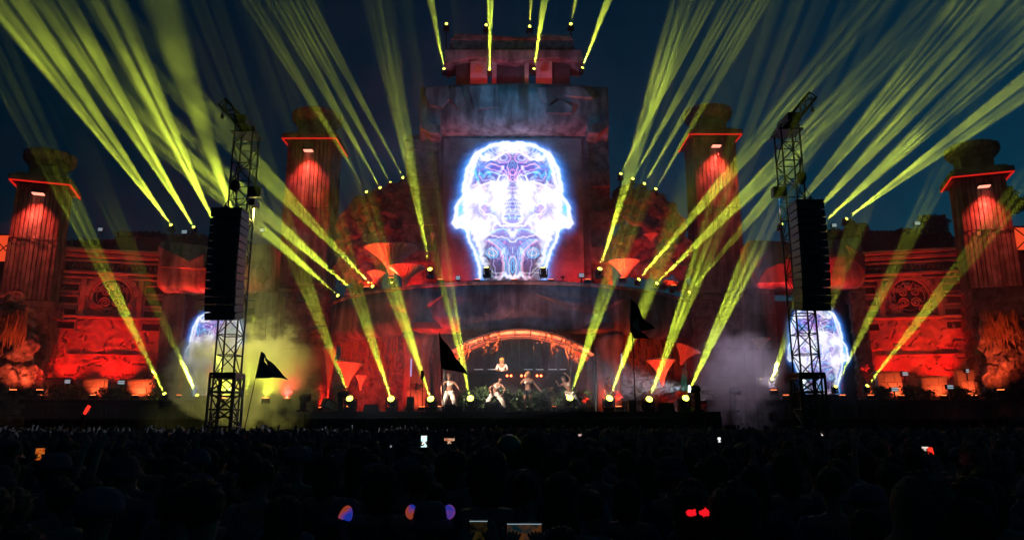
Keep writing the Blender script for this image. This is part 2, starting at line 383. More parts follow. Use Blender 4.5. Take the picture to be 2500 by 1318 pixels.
# cap block
cY = 39.8; c0 = cY - TY; chw = M(233, 260, cY); cz0, cz1 = Z(330, TY - .25), Z(200, cY)
prof = [(c0 + .25, cz1), (c0, cz1 - .12), (c0 - .02, cz1 - 1.0), (c0, cz0 + 1.1), (c0 + .05, cz0 + .65), (c0 + .22, cz0 + .3), (c0 + .5, cz0 + .08), (c0 + .8, cz0), (3, cz0), (3, cz1)]
mb = MB(); nx = 60; m = len(prof); vs = []; fs = []
for i in range(nx + 1):
    s = -1 + 2 * i / nx; x = s * chw; bend = .5 * s * s
    for j, (y, z) in enumerate(prof):
        dz = -.28 * max(0, (abs(s) - .8) / .2) if 4 <= j <= 7 else 0
        vs.append((x, y + bend * (1 if j < 8 else 0) + .06 * noise.noise(Vector((x, z, 2))), z + dz + (.05 * noise.noise(Vector((x * 1.5, j, 4))) if j < 8 else 0)))
for i in range(nx):
    for j in range(m): fs.append((i * m + j, (i + 1) * m + j, (i + 1) * m + (j + 1) % m, i * m + (j + 1) % m))
fs.append(tuple(range(m))); fs.append(tuple(reversed([nx * m + j for j in range(m)])))
mb.add(vs, fs).build('cap_block', 'stone', t, smooth=True)
# cracked plates standing proud of the cap face
for (pa) in ([(1040, 215), (1095, 212), (1100, 240), (1080, 262), (1050, 258), (1038, 236)], [(1100, 214), (1125, 214), (1136, 250), (1118, 268), (1098, 244)], [(1310, 215), (1420, 212), (1448, 240), (1380, 236), (1345, 262), (1318, 240)], [(1145, 212), (1215, 208), (1218, 262), (1160, 270)], [(1330, 262), (1360, 240), (1400, 262), (1395, 278), (1335, 278)]):
    poly = [(P(x, y, cY).x - tcx, Z(y, cY)) for x, y in pa]
    MB().prism(poly[::-1], c0 - .1, c0 + .4).build('stone_plate', 'stone', t, bevel=.03)
for sx in (-1, 1):
    pts = [(sx * (chw - .05), cz0 + .55), (sx * (chw - .05), cz0 + .15), (sx * (chw - .65), cz0 - .3), (sx * (chw - 1.3), cz0 - .3), (sx * (chw - 1.3), cz0 + .2)]
    MB().prism(pts if sx < 0 else pts[::-1], c0 + .12, 1.2).build('corbel', 'stone', t, bevel=.05)
# pavilion on the cap
pY = 40.9; p0 = pY - TY
def X(px, py, Y=pY): return P(px, py, Y).x - tcx
pv = empty('rooftop_pavilion', (tcx, pY, cz1), 0, 'small dark pavilion with a red lit cornice on top of the central tower', 'pavilion')
b = cz1
poly = [(X(1086, 128), Z(128, pY) - b), (X(1418, 128), Z(128, pY) - b), (X(1424, 150), Z(160, pY) - b), (X(1405, 160), Z(158, pY) - b), (X(1370, 150), Z(148, pY) - b), (X(1340, 150), Z(148, pY) - b), (X(1300, 150), Z(152, pY) - b), (X(1260, 160), Z(160, pY) - b), (X(1215, 152), Z(154, pY) - b), (X(1200, 150), Z(148, pY) - b), (X(1145, 150), Z(148, pY) - b), (X(1120, 150), Z(154, pY) - b), (X(1085, 160), Z(163, pY) - b)]
MB().prism(poly, -.35, 1.6).build('cornice', 'stone', pv, bevel=.05)
MB().box(X(1098, 105), X(1402, 105), 0, 1.5, Z(127, pY) - b, Z(100, pY) - b).build('attic_wall', 'rock', pv)
poly = [(X(1100, 100), Z(100, pY) - b + .01), (X(1400, 100), Z(100, pY) - b + .01), (X(1392, 86), Z(90, pY) - b), (X(1330, 86), Z(88, pY) - b), (X(1270, 86), Z(94, pY) - b), (X(1180, 86), Z(87, pY) - b), (X(1112, 86), Z(85, pY) - b)]
MB().prism(poly, -.15, 1.4).build('roof', 'rock', pv, bevel=.04)
for a_, b_ in ((1148, 1190), (1201, 1212), (1281, 1291), (1308, 1348)):
    MB().box(X(a_, 180), X(b_, 180), .0, .3, 0, Z(150, pY) - b).build('red_panel', 'wall', pv)
for a_, b_ in ((1112, 1147), (1213, 1280), (1350, 1392)):
    MB().box(X(a_, 180), X(b_, 180), .25, 1.2, 0, Z(150, pY) - b).build('pier', 'dark', pv)
for px in (1135, 1195, 1255, 1315, 1375):
    spot(pv, (X(px, 180), -1.25, .25), (0, .5, 1), 55, RED, 120, .7, .2)
for px in (1170, 1205, 1330):
    spot(pv, (X(px, 180), -.9, .1), (0, 1, .5), 12, (1, .04, .02), 120, .7, .1)

# ------------------------------------------------------------ LED screens with the glowing head
def head_picture(W=232, H=272):
    """paints the mirrored neon line head shown on the screens (value arrays over the screen's grid)"""
    Xg, Yg = np.meshgrid(np.linspace(0, 1130, W), np.linspace(60, 1220, H))
    Xm = np.where(Xg > 565, 1130 - Xg, Xg)
    img = np.zeros((H, W, 3))
    wx = Xm + 9 * np.sin(Yg / 23.) + 6 * np.sin(Yg / 9. + Xm / 17.); wy = Yg + 9 * np.sin(Xm / 19.) + 5 * np.cos(Xm / 8. + Yg / 31.)
    def stroke(pts, w, c, s=1., glow=0, warp=.5, closed=False):
        nonlocal img
        pts = [np.array(p, float) for p in pts]
        for _ in range(2):       # chaikin smoothing
            q = [pts[0]]
            for a, b in zip(pts[:-1], pts[1:]): q += [a * .75 + b * .25, a * .25 + b * .75]
            q.append(pts[-1]); pts = q
        px = Xm + (wx - Xm) * warp; py = Yg + (wy - Yg) * warp
        d2 = np.full(Xm.shape, 1e9)
        for a, b in zip(pts[:-1], pts[1:]):
            ab = b - a; L = ab @ ab
            if L < 1e-6: continue
            t_ = np.clip(((px - a[0]) * ab[0] + (py - a[1]) * ab[1]) / L, 0, 1)
            d2 = np.minimum(d2, (px - a[0] - t_ * ab[0]) ** 2 + (py - a[1] - t_ * ab[1]) ** 2)
        k = np.exp(-d2 / (w * w)) * s
        if glow: k = k + glow * np.exp(-np.sqrt(d2) / (w * 1.8))
        img += k[..., None] * np.array(c)
    def blob(cx, cy, rx, ry, c, s=1., pw=1.):
        nonlocal img
        k = np.exp(-(((Xm + (wx - Xm) * 1.6 - cx) / rx) ** 2 + ((Yg + (wy - Yg) * 1.6 - cy) / ry) ** 2) ** pw) * s; img += k[..., None] * np.array(c)
    def ring(cx, cy, rx, ry, w, c, s=1.):
        stroke([(cx + rx * math.cos(a), cy + ry * math.sin(a)) for a in np.linspace(0, 6.283, 18)], w, c, s, warp=.3)
    Wh = (1., .95, 1.15); Cy = (.03, .58, 1.2); Pk = (.95, .35, .62); Li = (.55, .55, 1.15); Bl = (.02, .26, .95)
    out = [(565, 103), (440, 103), (350, 140), (275, 190), (220, 260), (195, 340), (178, 420), (172, 500), (170, 560), (135, 590), (112, 640), (108, 700), (98, 750), (108, 793), (160, 795), (190, 790)]
    jaw = [(180, 760), (205, 850), (235, 940), (280, 1030), (300, 1110), (312, 1195)]
    blob(565, 530, 375, 400, (.07, .10, .26), 1., 4); blob(565, 880, 270, 300, (.06, .08, .22), 1., 3); blob(565, 330, 230, 90, (-.14, -.12, -.1), 1.); stroke(out, 13, Wh, 1.6, .16, warp=.4); stroke(jaw, 11, Wh, 1.4, .12, warp=.4); stroke(out, 55, Bl, .55); stroke(jaw, 34, Bl, .8); blob(565, 560, 400, 480, (.10, .08, .28), 1., 3); blob(565, 900, 230, 150, (.12, .1, .3), .8, 2)
    stroke([(262, 230), (240, 330), (210, 440), (205, 540), (185, 640), (200, 740), (250, 830), (290, 930), (330, 1060)], 18, Wh, 1.1, .06, warp=.6)
    stroke([(250, 270), (262, 360), (290, 440), (310, 470)], 9, Cy, .9)
    stroke([(285, 280), (255, 330), (262, 400)], 20, Bl, .8)
    blob(565, 140, 130, 42, Wh, 1.5, 1.5); blob(350, 215, 75, 30, Wh, 1.2); blob(330, 290, 60, 30, Bl, .9); blob(455, 330, 80, 50, (.25, .12, .4), .7)
    ring(490, 225, 30, 26, 7, Li); ring(490, 225, 58, 44, 6, Pk, .8)
    stroke([(300, 210), (350, 250), (420, 240), (450, 205), (520, 180)], 8, Wh, 1.0)
    stroke([(345, 300), (380, 275), (440, 285), (485, 300), (510, 340), (535, 415)], 5, Pk, 1.2)
    stroke([(350, 305), (400, 330), (470, 330), (500, 370)], 4, Pk, .9); stroke([(525, 300), (540, 350), (545, 410), (555, 420)], 5, Pk, 1.2)
    ring(560, 345, 12, 26, 4, Pk, 1.1); stroke([(440, 420), (450, 380), (480, 365), (515, 380), (525, 420)], 6, Wh, .9)
    blob(375, 355, 20, 32, Cy, 1.0); blob(315, 360, 22, 18, Cy, .9); stroke([(300, 330), (290, 380), (330, 420), (400, 400)], 5, Li, .8)
    stroke([(430, 345), (460, 325), (470, 350)], 4, Cy, .8); stroke([(300, 455), (380, 430), (450, 425), (520, 445)], 9, Wh, 1.0)
    blob(455, 560, 78, 135, Wh, 1.3, 1.6); blob(470, 470, 70, 45, Wh, 1.2); blob(330, 470, 40, 28, (1, .6, .8), .9)
    blob(275, 545, 75, 60, Wh, 1.8, 1.4); stroke([(330, 520), (362, 555), (340, 595), (310, 590)], 9, Cy, 1.3); ring(345, 560, 34, 40, 4, Li, .9)
    for y, h_ in ((470, 16), (500, 14), (560, 12), (590, 14), (620, 10), (650, 14), (685, 10), (720, 12)):
        stroke([(500, y + h_), (535, y), (565, y - 4)], 4, Li if y % 3 else Cy, 1.0)
    stroke([(490, 640), (485, 720), (500, 765), (565, 775)], 8, Wh, 1.3); blob(565, 700, 60, 80, (.3, .35, .75), .5)
    ring(350, 650, 56, 46, 5, Li, .9); stroke([(300, 610), (320, 670), (370, 700), (380, 740)], 5, Wh, .9); stroke([(350, 600), (345, 660), (330, 700)], 3, Pk, .8)
    blob(345, 645, 45, 40, (.3, .18, .5), .7); blob(405, 665, 22, 28, Cy, .6)
    blob(310, 790, 90, 75, Wh, 1.6, 1.5); blob(270, 620, 70, 120, (.5, .55, .8), .8); blob(430, 745, 60, 30, Wh, .7); stroke([(390, 700), (430, 720), (470, 790), (540, 790), (565, 780)], 8, Wh, 1.0)
    stroke([(380, 850), (440, 810), (510, 815), (565, 850)], 7, Cy, 1.0); blob(565, 838, 44, 26, Wh, 1.4); stroke([(400, 830), (420, 770), (450, 755)], 6, Li, .9)
    stroke([(350, 860), (440, 870), (500, 880), (565, 912)], 6, Wh, .9); stroke([(360, 900), (440, 895), (520, 900), (565, 915)], 4, Cy, .9)
    blob(320, 880, 40, 70, Wh, 1.1); blob(310, 1000, 26, 90, Cy, .5); blob(345, 1090, 26, 40, Wh, .9)
    for k, (dx, c) in enumerate(((0, Wh), (20, Cy), (38, Li), (58, Cy), (-18, Pk))):
        stroke([(380 + dx, 905 - dx * .2), (440 + dx, 940), (490 + dx * .6, 1010), (500 + dx * .6, 1090), (486 + dx * .8, 1195)], 5, c, .9)
    for r_ in (14, 30, 48): ring(405, 1003, r_, r_ * .85, 5, Wh if r_ == 30 else Cy, 1.)
    ring(567, 1110, 16, 52, 5, Cy, 1.1); ring(567, 1110, 32, 84, 5, Wh, .8)
    stroke([(420, 1060), (410, 1100), (430, 1150), (440, 1195)], 4, Li, .8); stroke([(330, 1160), (420, 1162), (500, 1158)], 3, Wh, .8)
    stroke([(540, 1010), (565, 1050)], 4, Cy, .8); blob(565, 1192, 105, 16, Wh, 1.5); blob(567, 980, 60, 60, (.15, .12, .4), .5)
    blob(150, 745, 42, 44, Wh, 1.3); blob(142, 660, 26, 46, Cy, .9); blob(205, 690, 34, 90, Wh, .9)
    for k in range(26):   # loose threads
        a = random.uniform(0, 6.28); x = random.uniform(230, 540); y = random.uniform(200, 1120); L = random.uniform(30, 90)
        stroke([(x, y), (x + L * .5 * math.cos(a), y + L * .5 * math.sin(a)), (x + L * math.cos(a + .9), y + L * math.sin(a + .9))], 3.2, random.choice([Wh, Cy, Pk, Li]), .7, warp=1.2)
    f1 = np.sin(Xm / 47 + 2.0 * np.sin(Yg / 71.)) + np.sin(Yg / 57 + 1.8 * np.sin(Xm / 61. + Yg / 130.)) + .7 * np.sin((Xm + Yg) / 83. + 2.2 * np.sin(Xm / 90.))
    f2 = np.sin(Xm / 70. + Yg / 50. + 1.5 * np.sin(Yg / 40.)); ln = np.exp(-(np.sin(f1 * 4.2) / .26) ** 2); ln2 = np.exp(-(np.sin(f1 * 4.2 + 1.9 + f2) / .2) ** 2)
    rx = np.interp(Yg, [60, 110, 250, 420, 700, 800, 1000, 1220], [60, 150, 350, 395, 430, 385, 290, 255]); ins = 1 / (1 + np.exp((np.abs(Xg - 565) - rx + 18) / 9.)) * (Yg > 100)
    img += (ins * ln * (.2 + .55 * (f2 > 0)))[..., None] * np.array((.75, .85, 1.15)) + (ins * ln2 * .7)[..., None] * np.where((f2 > .1)[..., None], np.array((.1, .6, 1.)), np.array((.85, .3, .6)))
    halo = np.exp(-np.clip(np.abs(Xg - 565) - rx, 0, None) / 38.) * (1 - ins); img += halo[..., None] * np.array((.03, .34, 1.0)) * .75
    edge = np.clip(np.minimum(np.minimum(Xg, 1130 - Xg) / 70., (Yg - 60) / 45.), 0, 1); img *= (edge * edge * (3 - 2 * edge))[..., None]
    img = np.clip(img, 0, None) ** 1.35; img = 1.2 * img / (1 + .6 * img) * np.where(Yg[..., None] > 850, .85, 1); return img, W, H
IMG, GW, GH = head_picture()
def screen_mesh(w, h, name):
    vs = []; fs = []
    for j in range(GH):
        for i in range(GW): vs.append((-w / 2 + w * i / (GW - 1), 0, h - h * j / (GH - 1)))
    for j in range(GH - 1):
        for i in range(GW - 1): a = j * GW + i; fs.append((a, a + GW, a + GW + 1, a + 1))
    me = bpy.data.meshes.new(name); me.from_pydata(vs, [], fs)
    ca = me.color_attributes.new('picture', 'FLOAT_COLOR', 'POINT'); c = np.ones((GH * GW, 4), dtype=np.float32); c[:, :3] = IMG.reshape(-1, 3)
    ca.data.foreach_set('color', c.ravel()); return me
def screen_mat(name, strength, base):
    m = mat(name, *base[0], **base[1]); nt = m.node_tree; b_ = nt.nodes['Principled BSDF']
    at = nt.nodes.new('ShaderNodeAttribute'); at.attribute_name = 'picture'
    nt.links.new(at.outputs['Color'], b_.inputs['Emission Color']); b_.inputs['Emission Strength'].default_value = strength; m.cycles.emission_sampling = 'NONE'
    return m
SM = screen_mat('main_screen_picture', 1.25, (((.12, .11, .12), .75), dict(col2=(.34, .31, .31), scale=.7, bump=.35)))
SM2 = screen_mat('side_screen_picture', .95, (((.012, .02, .024), .4), dict(col2=(.02, .032, .038), scale=.7, bump=0)))
fY = TY - .11
def led_screen(pc, ptop, pbot, w_px, Y, smat, label, frame=0, rz=0):
    z0, z1 = Z(pbot, Y), Z(ptop, Y); w = M(w_px, (ptop + pbot) / 2, Y); x = P(pc, (ptop + pbot) / 2, Y).x
    o = empty('led_screen', (x, Y, z0), rz, label, 'screen', 'led screens showing the head')
    me = screen_mesh(w, z1 - z0, 'display'); me.materials.append(smat); d = bpy.data.objects.new('display', me); COL.objects.link(d); d.parent = o
    mb = MB(); mb.box(-w / 2, w / 2, .008, .04, 0, z1 - z0); mb.build('back_panel', 'dark', o)
    if frame:
        H_ = z1 - z0; f = frame
        MB().box(-w / 2 - f, w / 2 + f, -.05, .14, H_ + .002, H_ + f).box(-w / 2 - f, w / 2 + f, -.05, .14, -f, -.002).box(-w / 2 - f, -w / 2 - .002, -.05, .14, 0, H_).box(w / 2 + .002, w / 2 + f, -.05, .14, 0, H_).build('frame', 'rock', o)
    return o
# picture spans crop x 0..1130 -> photo px; crop scale 3.294, crop origin (1080,320)
led_screen(1251.5, 320 + 60 / 3.294, 320 + 1200 / 3.294, 1130 / 3.294, fY, SM, 'big screen on the central tower showing a glowing neon head')

# ------------------------------------------------------------ board clad towers
def tower(px, py_top, px_w, Y, rz, label, drum_dx=0, base_py=720, drum=(38, 62), zbase=0, wm=1.0, lampe=700):
    w = M(px_w, py_top, Y); zt = Z(py_top, Y); c = P(px, py_top + 60, Y)
    o = empty('board_clad_tower', (c.x, Y, 0), rz, label, 'tower', 'board clad towers with red trim')
    d = w * .95; zb = Z(base_py, Y); n = 11
    for nm_, (za, zc) in (('upper_shaft', (zb + (zt - zb) * .52, zt)), ('lower_shaft', (zb, zb + (zt - zb) * .52 - .03))):
        mb = MB(); fl = 1.0 if nm_ == 'upper_shaft' else 1.03
        mb.box(-w / 2 * fl + .07, w / 2 * fl - .07, .1, d - .1, za, zc)
        for k in range(n):
            x0 = (-w / 2 + w * k / n) * fl; x1 = (-w / 2 + w * (k + 1) / n) * fl - .045; jj = random.uniform(-.03, .03)
            mb.box(x0, x1, jj, .12, za, zc)
            y0 = .14 + (d - .3) * k / n
            for sx in (-1, 1):
                xa = sx * w / 2 * fl
                mb.box(min(xa, xa - sx * .1), max(xa, xa - sx * .1), y0, y0 + (d - .3) / n - .045, za, zc)
        mb.build(nm_, 'board', o)
    # base: rough masonry
    mb = MB(); hh = zb - .05; y_ = 0
    k = 0; z = zbase
    while z < hh:
        s = random.uniform(.25, .6); e = min(z + s, hh)
        j = random.uniform(-.1, .15); mb.box(-w / 2 - .15 - j, w / 2 + .15 + j, -.18 - random.uniform(0, .22), d, z, e - .03); z = e
    mb.build('masonry_base', 'rock', o)
    # cornice and red light line
    MB().box(-w / 2 - .35, w / 2 + .35, -.35, d + .3, zt + .11, zt + .42).box(-w / 2 - .12, w / 2 + .12, -.12, d + .1, zt + .42, zt + .6).build('cornice', 'stone', o, bevel=.03)
    e = .33
    MB().box(-w / 2 - e, w / 2 + e, -e, -e + .07, zt + .035, zt + .105).box(-w / 2 - e, -w / 2 - e + .07, -e + .075, d + .25, zt + .035, zt + .105).box(w / 2 + e - .07, w / 2 + e, -e + .075, d + .25, zt + .035, zt + .105).build('red_light_line', 'redlamp', o)
    # drum neck and dish
    q = w * .34
    MB().box(-q, q, d / 2 - q, d / 2 + q, zt + .6, zt + .6 + w * .38).build('neck', 'board', o)
    zz = zt + .6 + w * .38; rr = w * .56
    mb = MB(); mb.lathe([(rr * .55, zz - .25), (rr * .8, zz - .1), (rr * .98, zz + .15), (rr, zz + .3), (rr * .98, zz + .62), (rr * .9, zz + .7), (rr * .85, zz + .5), (0, zz + .45)], (0, d / 2, 0), 28)
    mb.build('round_crown', 'rock', o)
    for k in range(28):
        a = 2 * math.pi * k / 28; T_ = Matrix.Translation((math.cos(a) * rr * 1.0, d / 2 + math.sin(a) * rr * 1.0, zz + .3)) @ Matrix.Rotation(a, 4, 'Z')
        if random.random() < .8: MB().box(-.03, .05, -rr * .1, rr * .1, -.02, .3, T=T_).build('crown_block', 'stone', o)
    # wall lamp
    zl = zt - w * .28
    MB().box(-.3, .3, -.5, -.05, zl + .06, zl + .16).build('lamp_housing', 'black', o)
    MB().box(-.27, .27, -.48, -.12, zl, zl + .055).build('lamp_tube', 'lampwhite', o)
    spot(o, (0, -.5, zl - .05), (0, .16, -1), lampe, (1, .055, .03), 88, .9, .12)
    spot(o, (0, -.42, zl - .05), (0, .12, -1), lampe * .3, (1, .28, .16), 46, 1, .12)
    # ladder joints across the boards
    MB().box(-w / 2 - .0, w / 2, -.055, -.035, zb + (zt - zb) * .52 - .04, zb + (zt - zb) * .52 + .01).build('joint_strip', 'dark', o)
    return o, w, d, zt, zb
T1 = tower(92, 452, 100, 37.5, R(20), 'board clad tower at the far left edge with a round crown and glowing red trim', base_py=730, lampe=2000)
T2 = tower(754, 345, 108, 43.5, 0, 'board clad tower standing left of the central tower, glowing lamp near its top', base_py=690, zbase=0, lampe=2400)
T3 = tower(1748, 335, 104, 43.5, 0, 'board clad tower standing right of the central tower, glowing lamp near its top', base_py=700, lampe=2400)
T4 = tower(2404, 433, 104, 37.5, R(-20), 'board clad tower at the far right edge with a round crown and glowing red trim', base_py=700, lampe=2000)

# ------------------------------------------------------------ ornate walls
def ornate_wall(px, Y, rz, label, sx):
    w = M(285, 780, Y); zt = Z(622, Y); c = P(px, 780, Y); z0 = SIDEZ
    o = empty('carved_wall', (c.x, Y, 0), rz, label, 'wall', 'carved red lit walls')
    mb = MB(); hw = w / 2
    # wall sheet with shallow worn relief
    nx, nz = 90, 90; vs = []; fs = []
    for i in range(nx + 1):
        for j in range(nz + 1):
            x = -hw + w * i / nx; z = z0 + (zt - z0) * j / nz
            y = .1 * noise.noise(Vector((x * .8, z * .8, 1 + sx))) + .05 * noise.noise(Vector((x * 3, z * 3, 4)))
            cr = abs(noise.noise(Vector((x * .9 + .4 * noise.noise(Vector((x * 3, z * 3, 0))), z * .9, 7 + sx))))
            if cr < .025: y += .12
            vs.append((x, y, z))
    for i in range(nx):
        for j in range(nz): a = i * (nz + 1) + j; fs.append((a, a + nz + 1, a + nz + 2, a + 1))
    mb.add(vs, fs).box(-hw, hw, .3, .8, 0, zt); mb.build('wall_face', 'wall', o)
    # cornices
    mb = MB()
    for (za, zc, dp) in ((zt - .02, zt + .2, .55), (zt - .3, zt - .1, .42), (zt - .55, zt - .45, .3), (zt - 1.25, zt - 1.1, .38), (zt - 1.5, zt - 1.4, .25)):
        mb.box(-hw - .1, hw + .1, -dp, .35, za, zc)
    mb.build('cornice', 'wall', o, bevel=.02)
    mb = MB()
    for k in range(26):
        x = -hw + w * (k + .5) / 26; mb.lump((x, -.12, zt - .82), .2, 1, .5, 2, (.6, .8, 1.1), k)
    mb.build('frieze', 'rock', o)
    zc = Z(725, Y); rm = M(48, 725, Y)
    # pilasters
    for s in (-1, 1):
        MB().box(s * rm * 1.32 - .14, s * rm * 1.32 + .14, -.22, .1, zc - rm * 1.0, zt - 1.52).build('pilaster', 'wall', o, bevel=.02)
    MB().box(-hw * .82, hw * .82, -.3, .1, zc - rm * 1.12, zc - rm * 1.0).build('sill_band', 'wall', o, bevel=.02)
    # medallion: rings, spirals
    def ringm(r0, r1, cx, cz, y0, th, n=36, a0=0, a1=2 * math.pi):
        pts = [(cx + (r0 + r1) / 2 * math.cos(a0 + (a1 - a0) * k / n), y0, cz + (r0 + r1) / 2 * math.sin(a0 + (a1 - a0) * k / n)) for k in range(n + 1)]
        return pts, (r1 - r0) / 2
    mb = MB()
    for (r0, r1) in ((.86, 1.0), (.66, .72)):
        p_, r_ = ringm(r0 * rm, r1 * rm, 0, zc, -.12, .1, a0=R(0) if r1 == 1.0 else 0); mb.tube(p_, r_ * .9, 6)
    for s in (-1, 1):
        for (cx, cz, rs) in ((.27, -.3, .26), (.52, -.62, .2), (.3, .22, .24), (.8, -.5, .18)):
            pts = [(s * (cx * rm + rs * rm * (1 - q / 26) * math.cos(q * .5)), -.16, zc + cz * rm + rs * rm * (1 - q / 26) * math.sin(q * .5)) for q in range(24)]
            mb.tube(pts, .055, 5)
        for k in range(3):
            pts = [(s * rm * (.1 + .2 * k + .25 * q / 8), -.15, zc + rm * (.5 - .12 * k + .35 * math.sin(q / 8 * 2.6)) - rm * .25 * q / 8) for q in range(9)]
            mb.tube(pts, .045, 5)
    mb.lump((0, -.12, zc + rm * .55), rm * .18, 2, .4, 2, (1, .6, 1.2), 3)
    mb.build('medallion', 'wall', o)
    mb = MB()
    for k in range(13):
        a = R(8 + 164 * k / 12); T_ = Matrix.Translation((math.cos(a) * rm * 1.12, -.1, zc + math.sin(a) * rm * 1.12)) @ Matrix.Rotation(-a, 4, 'Y')
        mb.box(-.13, .17, -.15, .1, -.14, .14, T=T_)
    mb.build('arch_stone', 'wall', o, bevel=.02)
    MB().prism([(math.cos(R(a)) * rm * .84, zc + math.sin(R(a)) * rm * .84) for a in range(-150, 210, 15)], .02, -.03).build('medallion_recess', 'dark', o)
    # shuttered windows left and right of it
    for s in (-1, 1):
        for k in range(4):
            z = zt - 2.05 - k * .72; x = s * rm * 1.95
            fr = MB().box(x - .55, x + .55, -.16, -.02, z - .28, z - .2).box(x - .55, x + .55, -.16, -.02, z + .2, z + .28).box(x - .55, x - .47, -.14, -.02, z - .198, z + .198).box(x + .47, x + .55, -.14, -.02, z - .198, z + .198).build('window', 'wall', o)
            MB().box(x - .46, x + .46, -.06, -.02, z - .19, z + .19).build('opening', 'dark', fr)
    # lower ledge seams
    MB().box(-hw * .6, hw * .75, -.14, .1, Z(868, Y), Z(865, Y)).build('ledge', 'wall', o)
    return o, w, zt
OW = []
for px, rz, lb, sx in ((268, R(15), 'carved stone wall with a round medallion, glowing red on the left side', -1), (2225, R(-15), 'carved stone wall with a round medallion, glowing red on the right side', 1)):
    o, w, zt = ornate_wall(px, 41, rz, lb, sx); OW.append(o)

# lamp builders --------------------------------------------------------------
def uplighter(loc, aim, energy, col, label, deg=95, grp='small floor lamps', rz=0, size=1.0, blend=.8):
    o = empty('floor_lamp', loc, rz, label, 'floor lamp', grp); s = size
    MB().box(-.16 * s, .16 * s, -.1 * s, .1 * s, .06 * s, .26 * s).build('housing', 'black', o, bevel=.015)
    MB().box(-.2 * s, -.17 * s, -.03, .03, 0, .2 * s).box(.17 * s, .2 * s, -.03, .03, 0, .2 * s).box(-.2 * s, .2 * s, -.06, .06, -.0, .02).build('bracket', 'steel', o)
    MB().box(-.13 * s, .13 * s, -.07 * s, .07 * s, .263 * s, .275 * s).build('lens', 'lenssmall', o)
    spot(o, (0, 0, .3 * s), aim, energy * 3, col, deg, blend, .1); return o
SIDE = {0: 'left', 1: 'right'}
k = 0
for i, o in enumerate(OW):
    s = -1 if i == 0 else 1; c = o.location
    for dx, e, nm in ((-1.6, 1250, 'outer' if s < 0 else 'inner'), (.9, 1900, 'inner' if s < 0 else 'outer')):
        uplighter((c.x + dx, c.y - 1.5 + dx * (.27 if s < 0 else -.27), SIDEZ), (-.05 * dx, .42, .9), e * .34, (1, .008, .004), '%s floor lamp lighting the carved wall on the %s red' % (nm, SIDE[i]), deg=78)

# plinth walls lit orange along both sides
def plinth(px0, px1, ptop, Y, label, e=55, bush=True):
    x0, x1 = P(px0, 950, Y).x, P(px1, 950, Y).x; zt = Z(ptop, Y); w = x1 - x0
    o = empty('low_plinth_wall', ((x0 + x1) / 2, Y, SIDEZ), 0, label, 'low wall', 'low plinth walls along the platform')
    mb = MB(); h = zt - SIDEZ
    for r_ in range(3):
        x = -w / 2; z = h * r_ / 3
        while x < w / 2 - .05:
            s = min(random.uniform(.3, .7), w / 2 - x); mb.box(x + .01, x + s - .01, random.uniform(-.03, .03), .3, z + .01, z + h / 3 - .01); x += s
    mb.build('stone_course', 'wall', o)
    MB().box(-w / 2 - .08, w / 2 + .08, -.12, .4, h, h + .1).build('coping', 'stone', o, bevel=.02)
    if e:
        uplighter(((x0 + x1) / 2 + random.uniform(-.3, .3), Y - .55, SIDEZ), (0, .75, .7), e, (1, .10, .025), 'orange lamp on the ' + label.split(' below')[0] + label[-18:-12] * 0, deg=115, blend=.6)
    if bush:
        hedge(x0 - .5, x0 + .35, Y - .5, SIDEZ, SIDEZ + random.uniform(.6, 1.0), 'leafy bush by the ' + label.split(' below')[0], 240, grp='bushes along the side platforms', name='bush', size=(.1, .22))
plinth(85, 160, 926, 38.5, 'lit low wall farthest left below the left carved wall')
plinth(200, 262, 928, 38.5, 'lit low wall second from the left below the left carved wall')
plinth(308, 372, 930, 38.5, 'lit low wall nearest the yellow smoke below the left carved wall', e=80)
plinth(2145, 2205, 910, 38.8, 'lit low wall nearest the right screen below the right carved wall', e=70)
plinth(2250, 2315, 922, 38.8, 'lit low wall in the middle below the right carved wall')
plinth(2340, 2402, 905, 38.8, 'lit low wall by the right edge tower below the right carved wall')

# ------------------------------------------------------------ rocks and cave-like mounds at the outer tower feet
def rocks(name, lumps, Y, label, cat='rock', grp=None, m='rock', th=.8):
    cx = sum(l[0] for l in lumps) / len(lumps); c = P(cx, 900, Y)
    o_ = MB()
    for i, (px, py, r) in enumerate(lumps):
        p = P(px, py, Y + random.uniform(-.3, .3)); rr = M(r, py, Y); o_.lump((p.x - c.x, p.y - c.y, p.z), rr, 4, .42, 1.3, (1, th, 1.1), i * 1.7 + px)
    o = o_.build(name, m); o.location = (c.x, c.y, 0); return tag(o, label, cat, grp)
rocks('rock_mound', [(2420, 830, 32), (2455, 870, 45), (2500, 840, 50), (2440, 930, 40), (2490, 930, 45), (2470, 800, 30)], 35.8, 'glowing orange rock mound with hanging moss at the far right edge', 'rock')
rocks('rock_mound', [(20, 760, 40), (50, 850, 38), (15, 930, 45), (75, 925, 28), (5, 860, 40), (60, 780, 26)], 35.8, 'red and orange rock mound at the far left edge under the tower', 'rock')
uplighter(P(2445, 965, 34.2) + Vector((0, 0, 0)), (.1, .5, .9), 420, (1, .08, .02), 'floor lamp lighting the far right rock mound orange', 120)
uplighter(P(30, 965, 34.2), (-.1, .5, .9), 300, (1, .09, .03), 'floor lamp lighting the far left rock mound red', 120)
uplighter(P(95, 965, 34.6), (.0, .6, .8), 160, RED, 'floor lamp lighting the foot of the left edge tower red', 110)
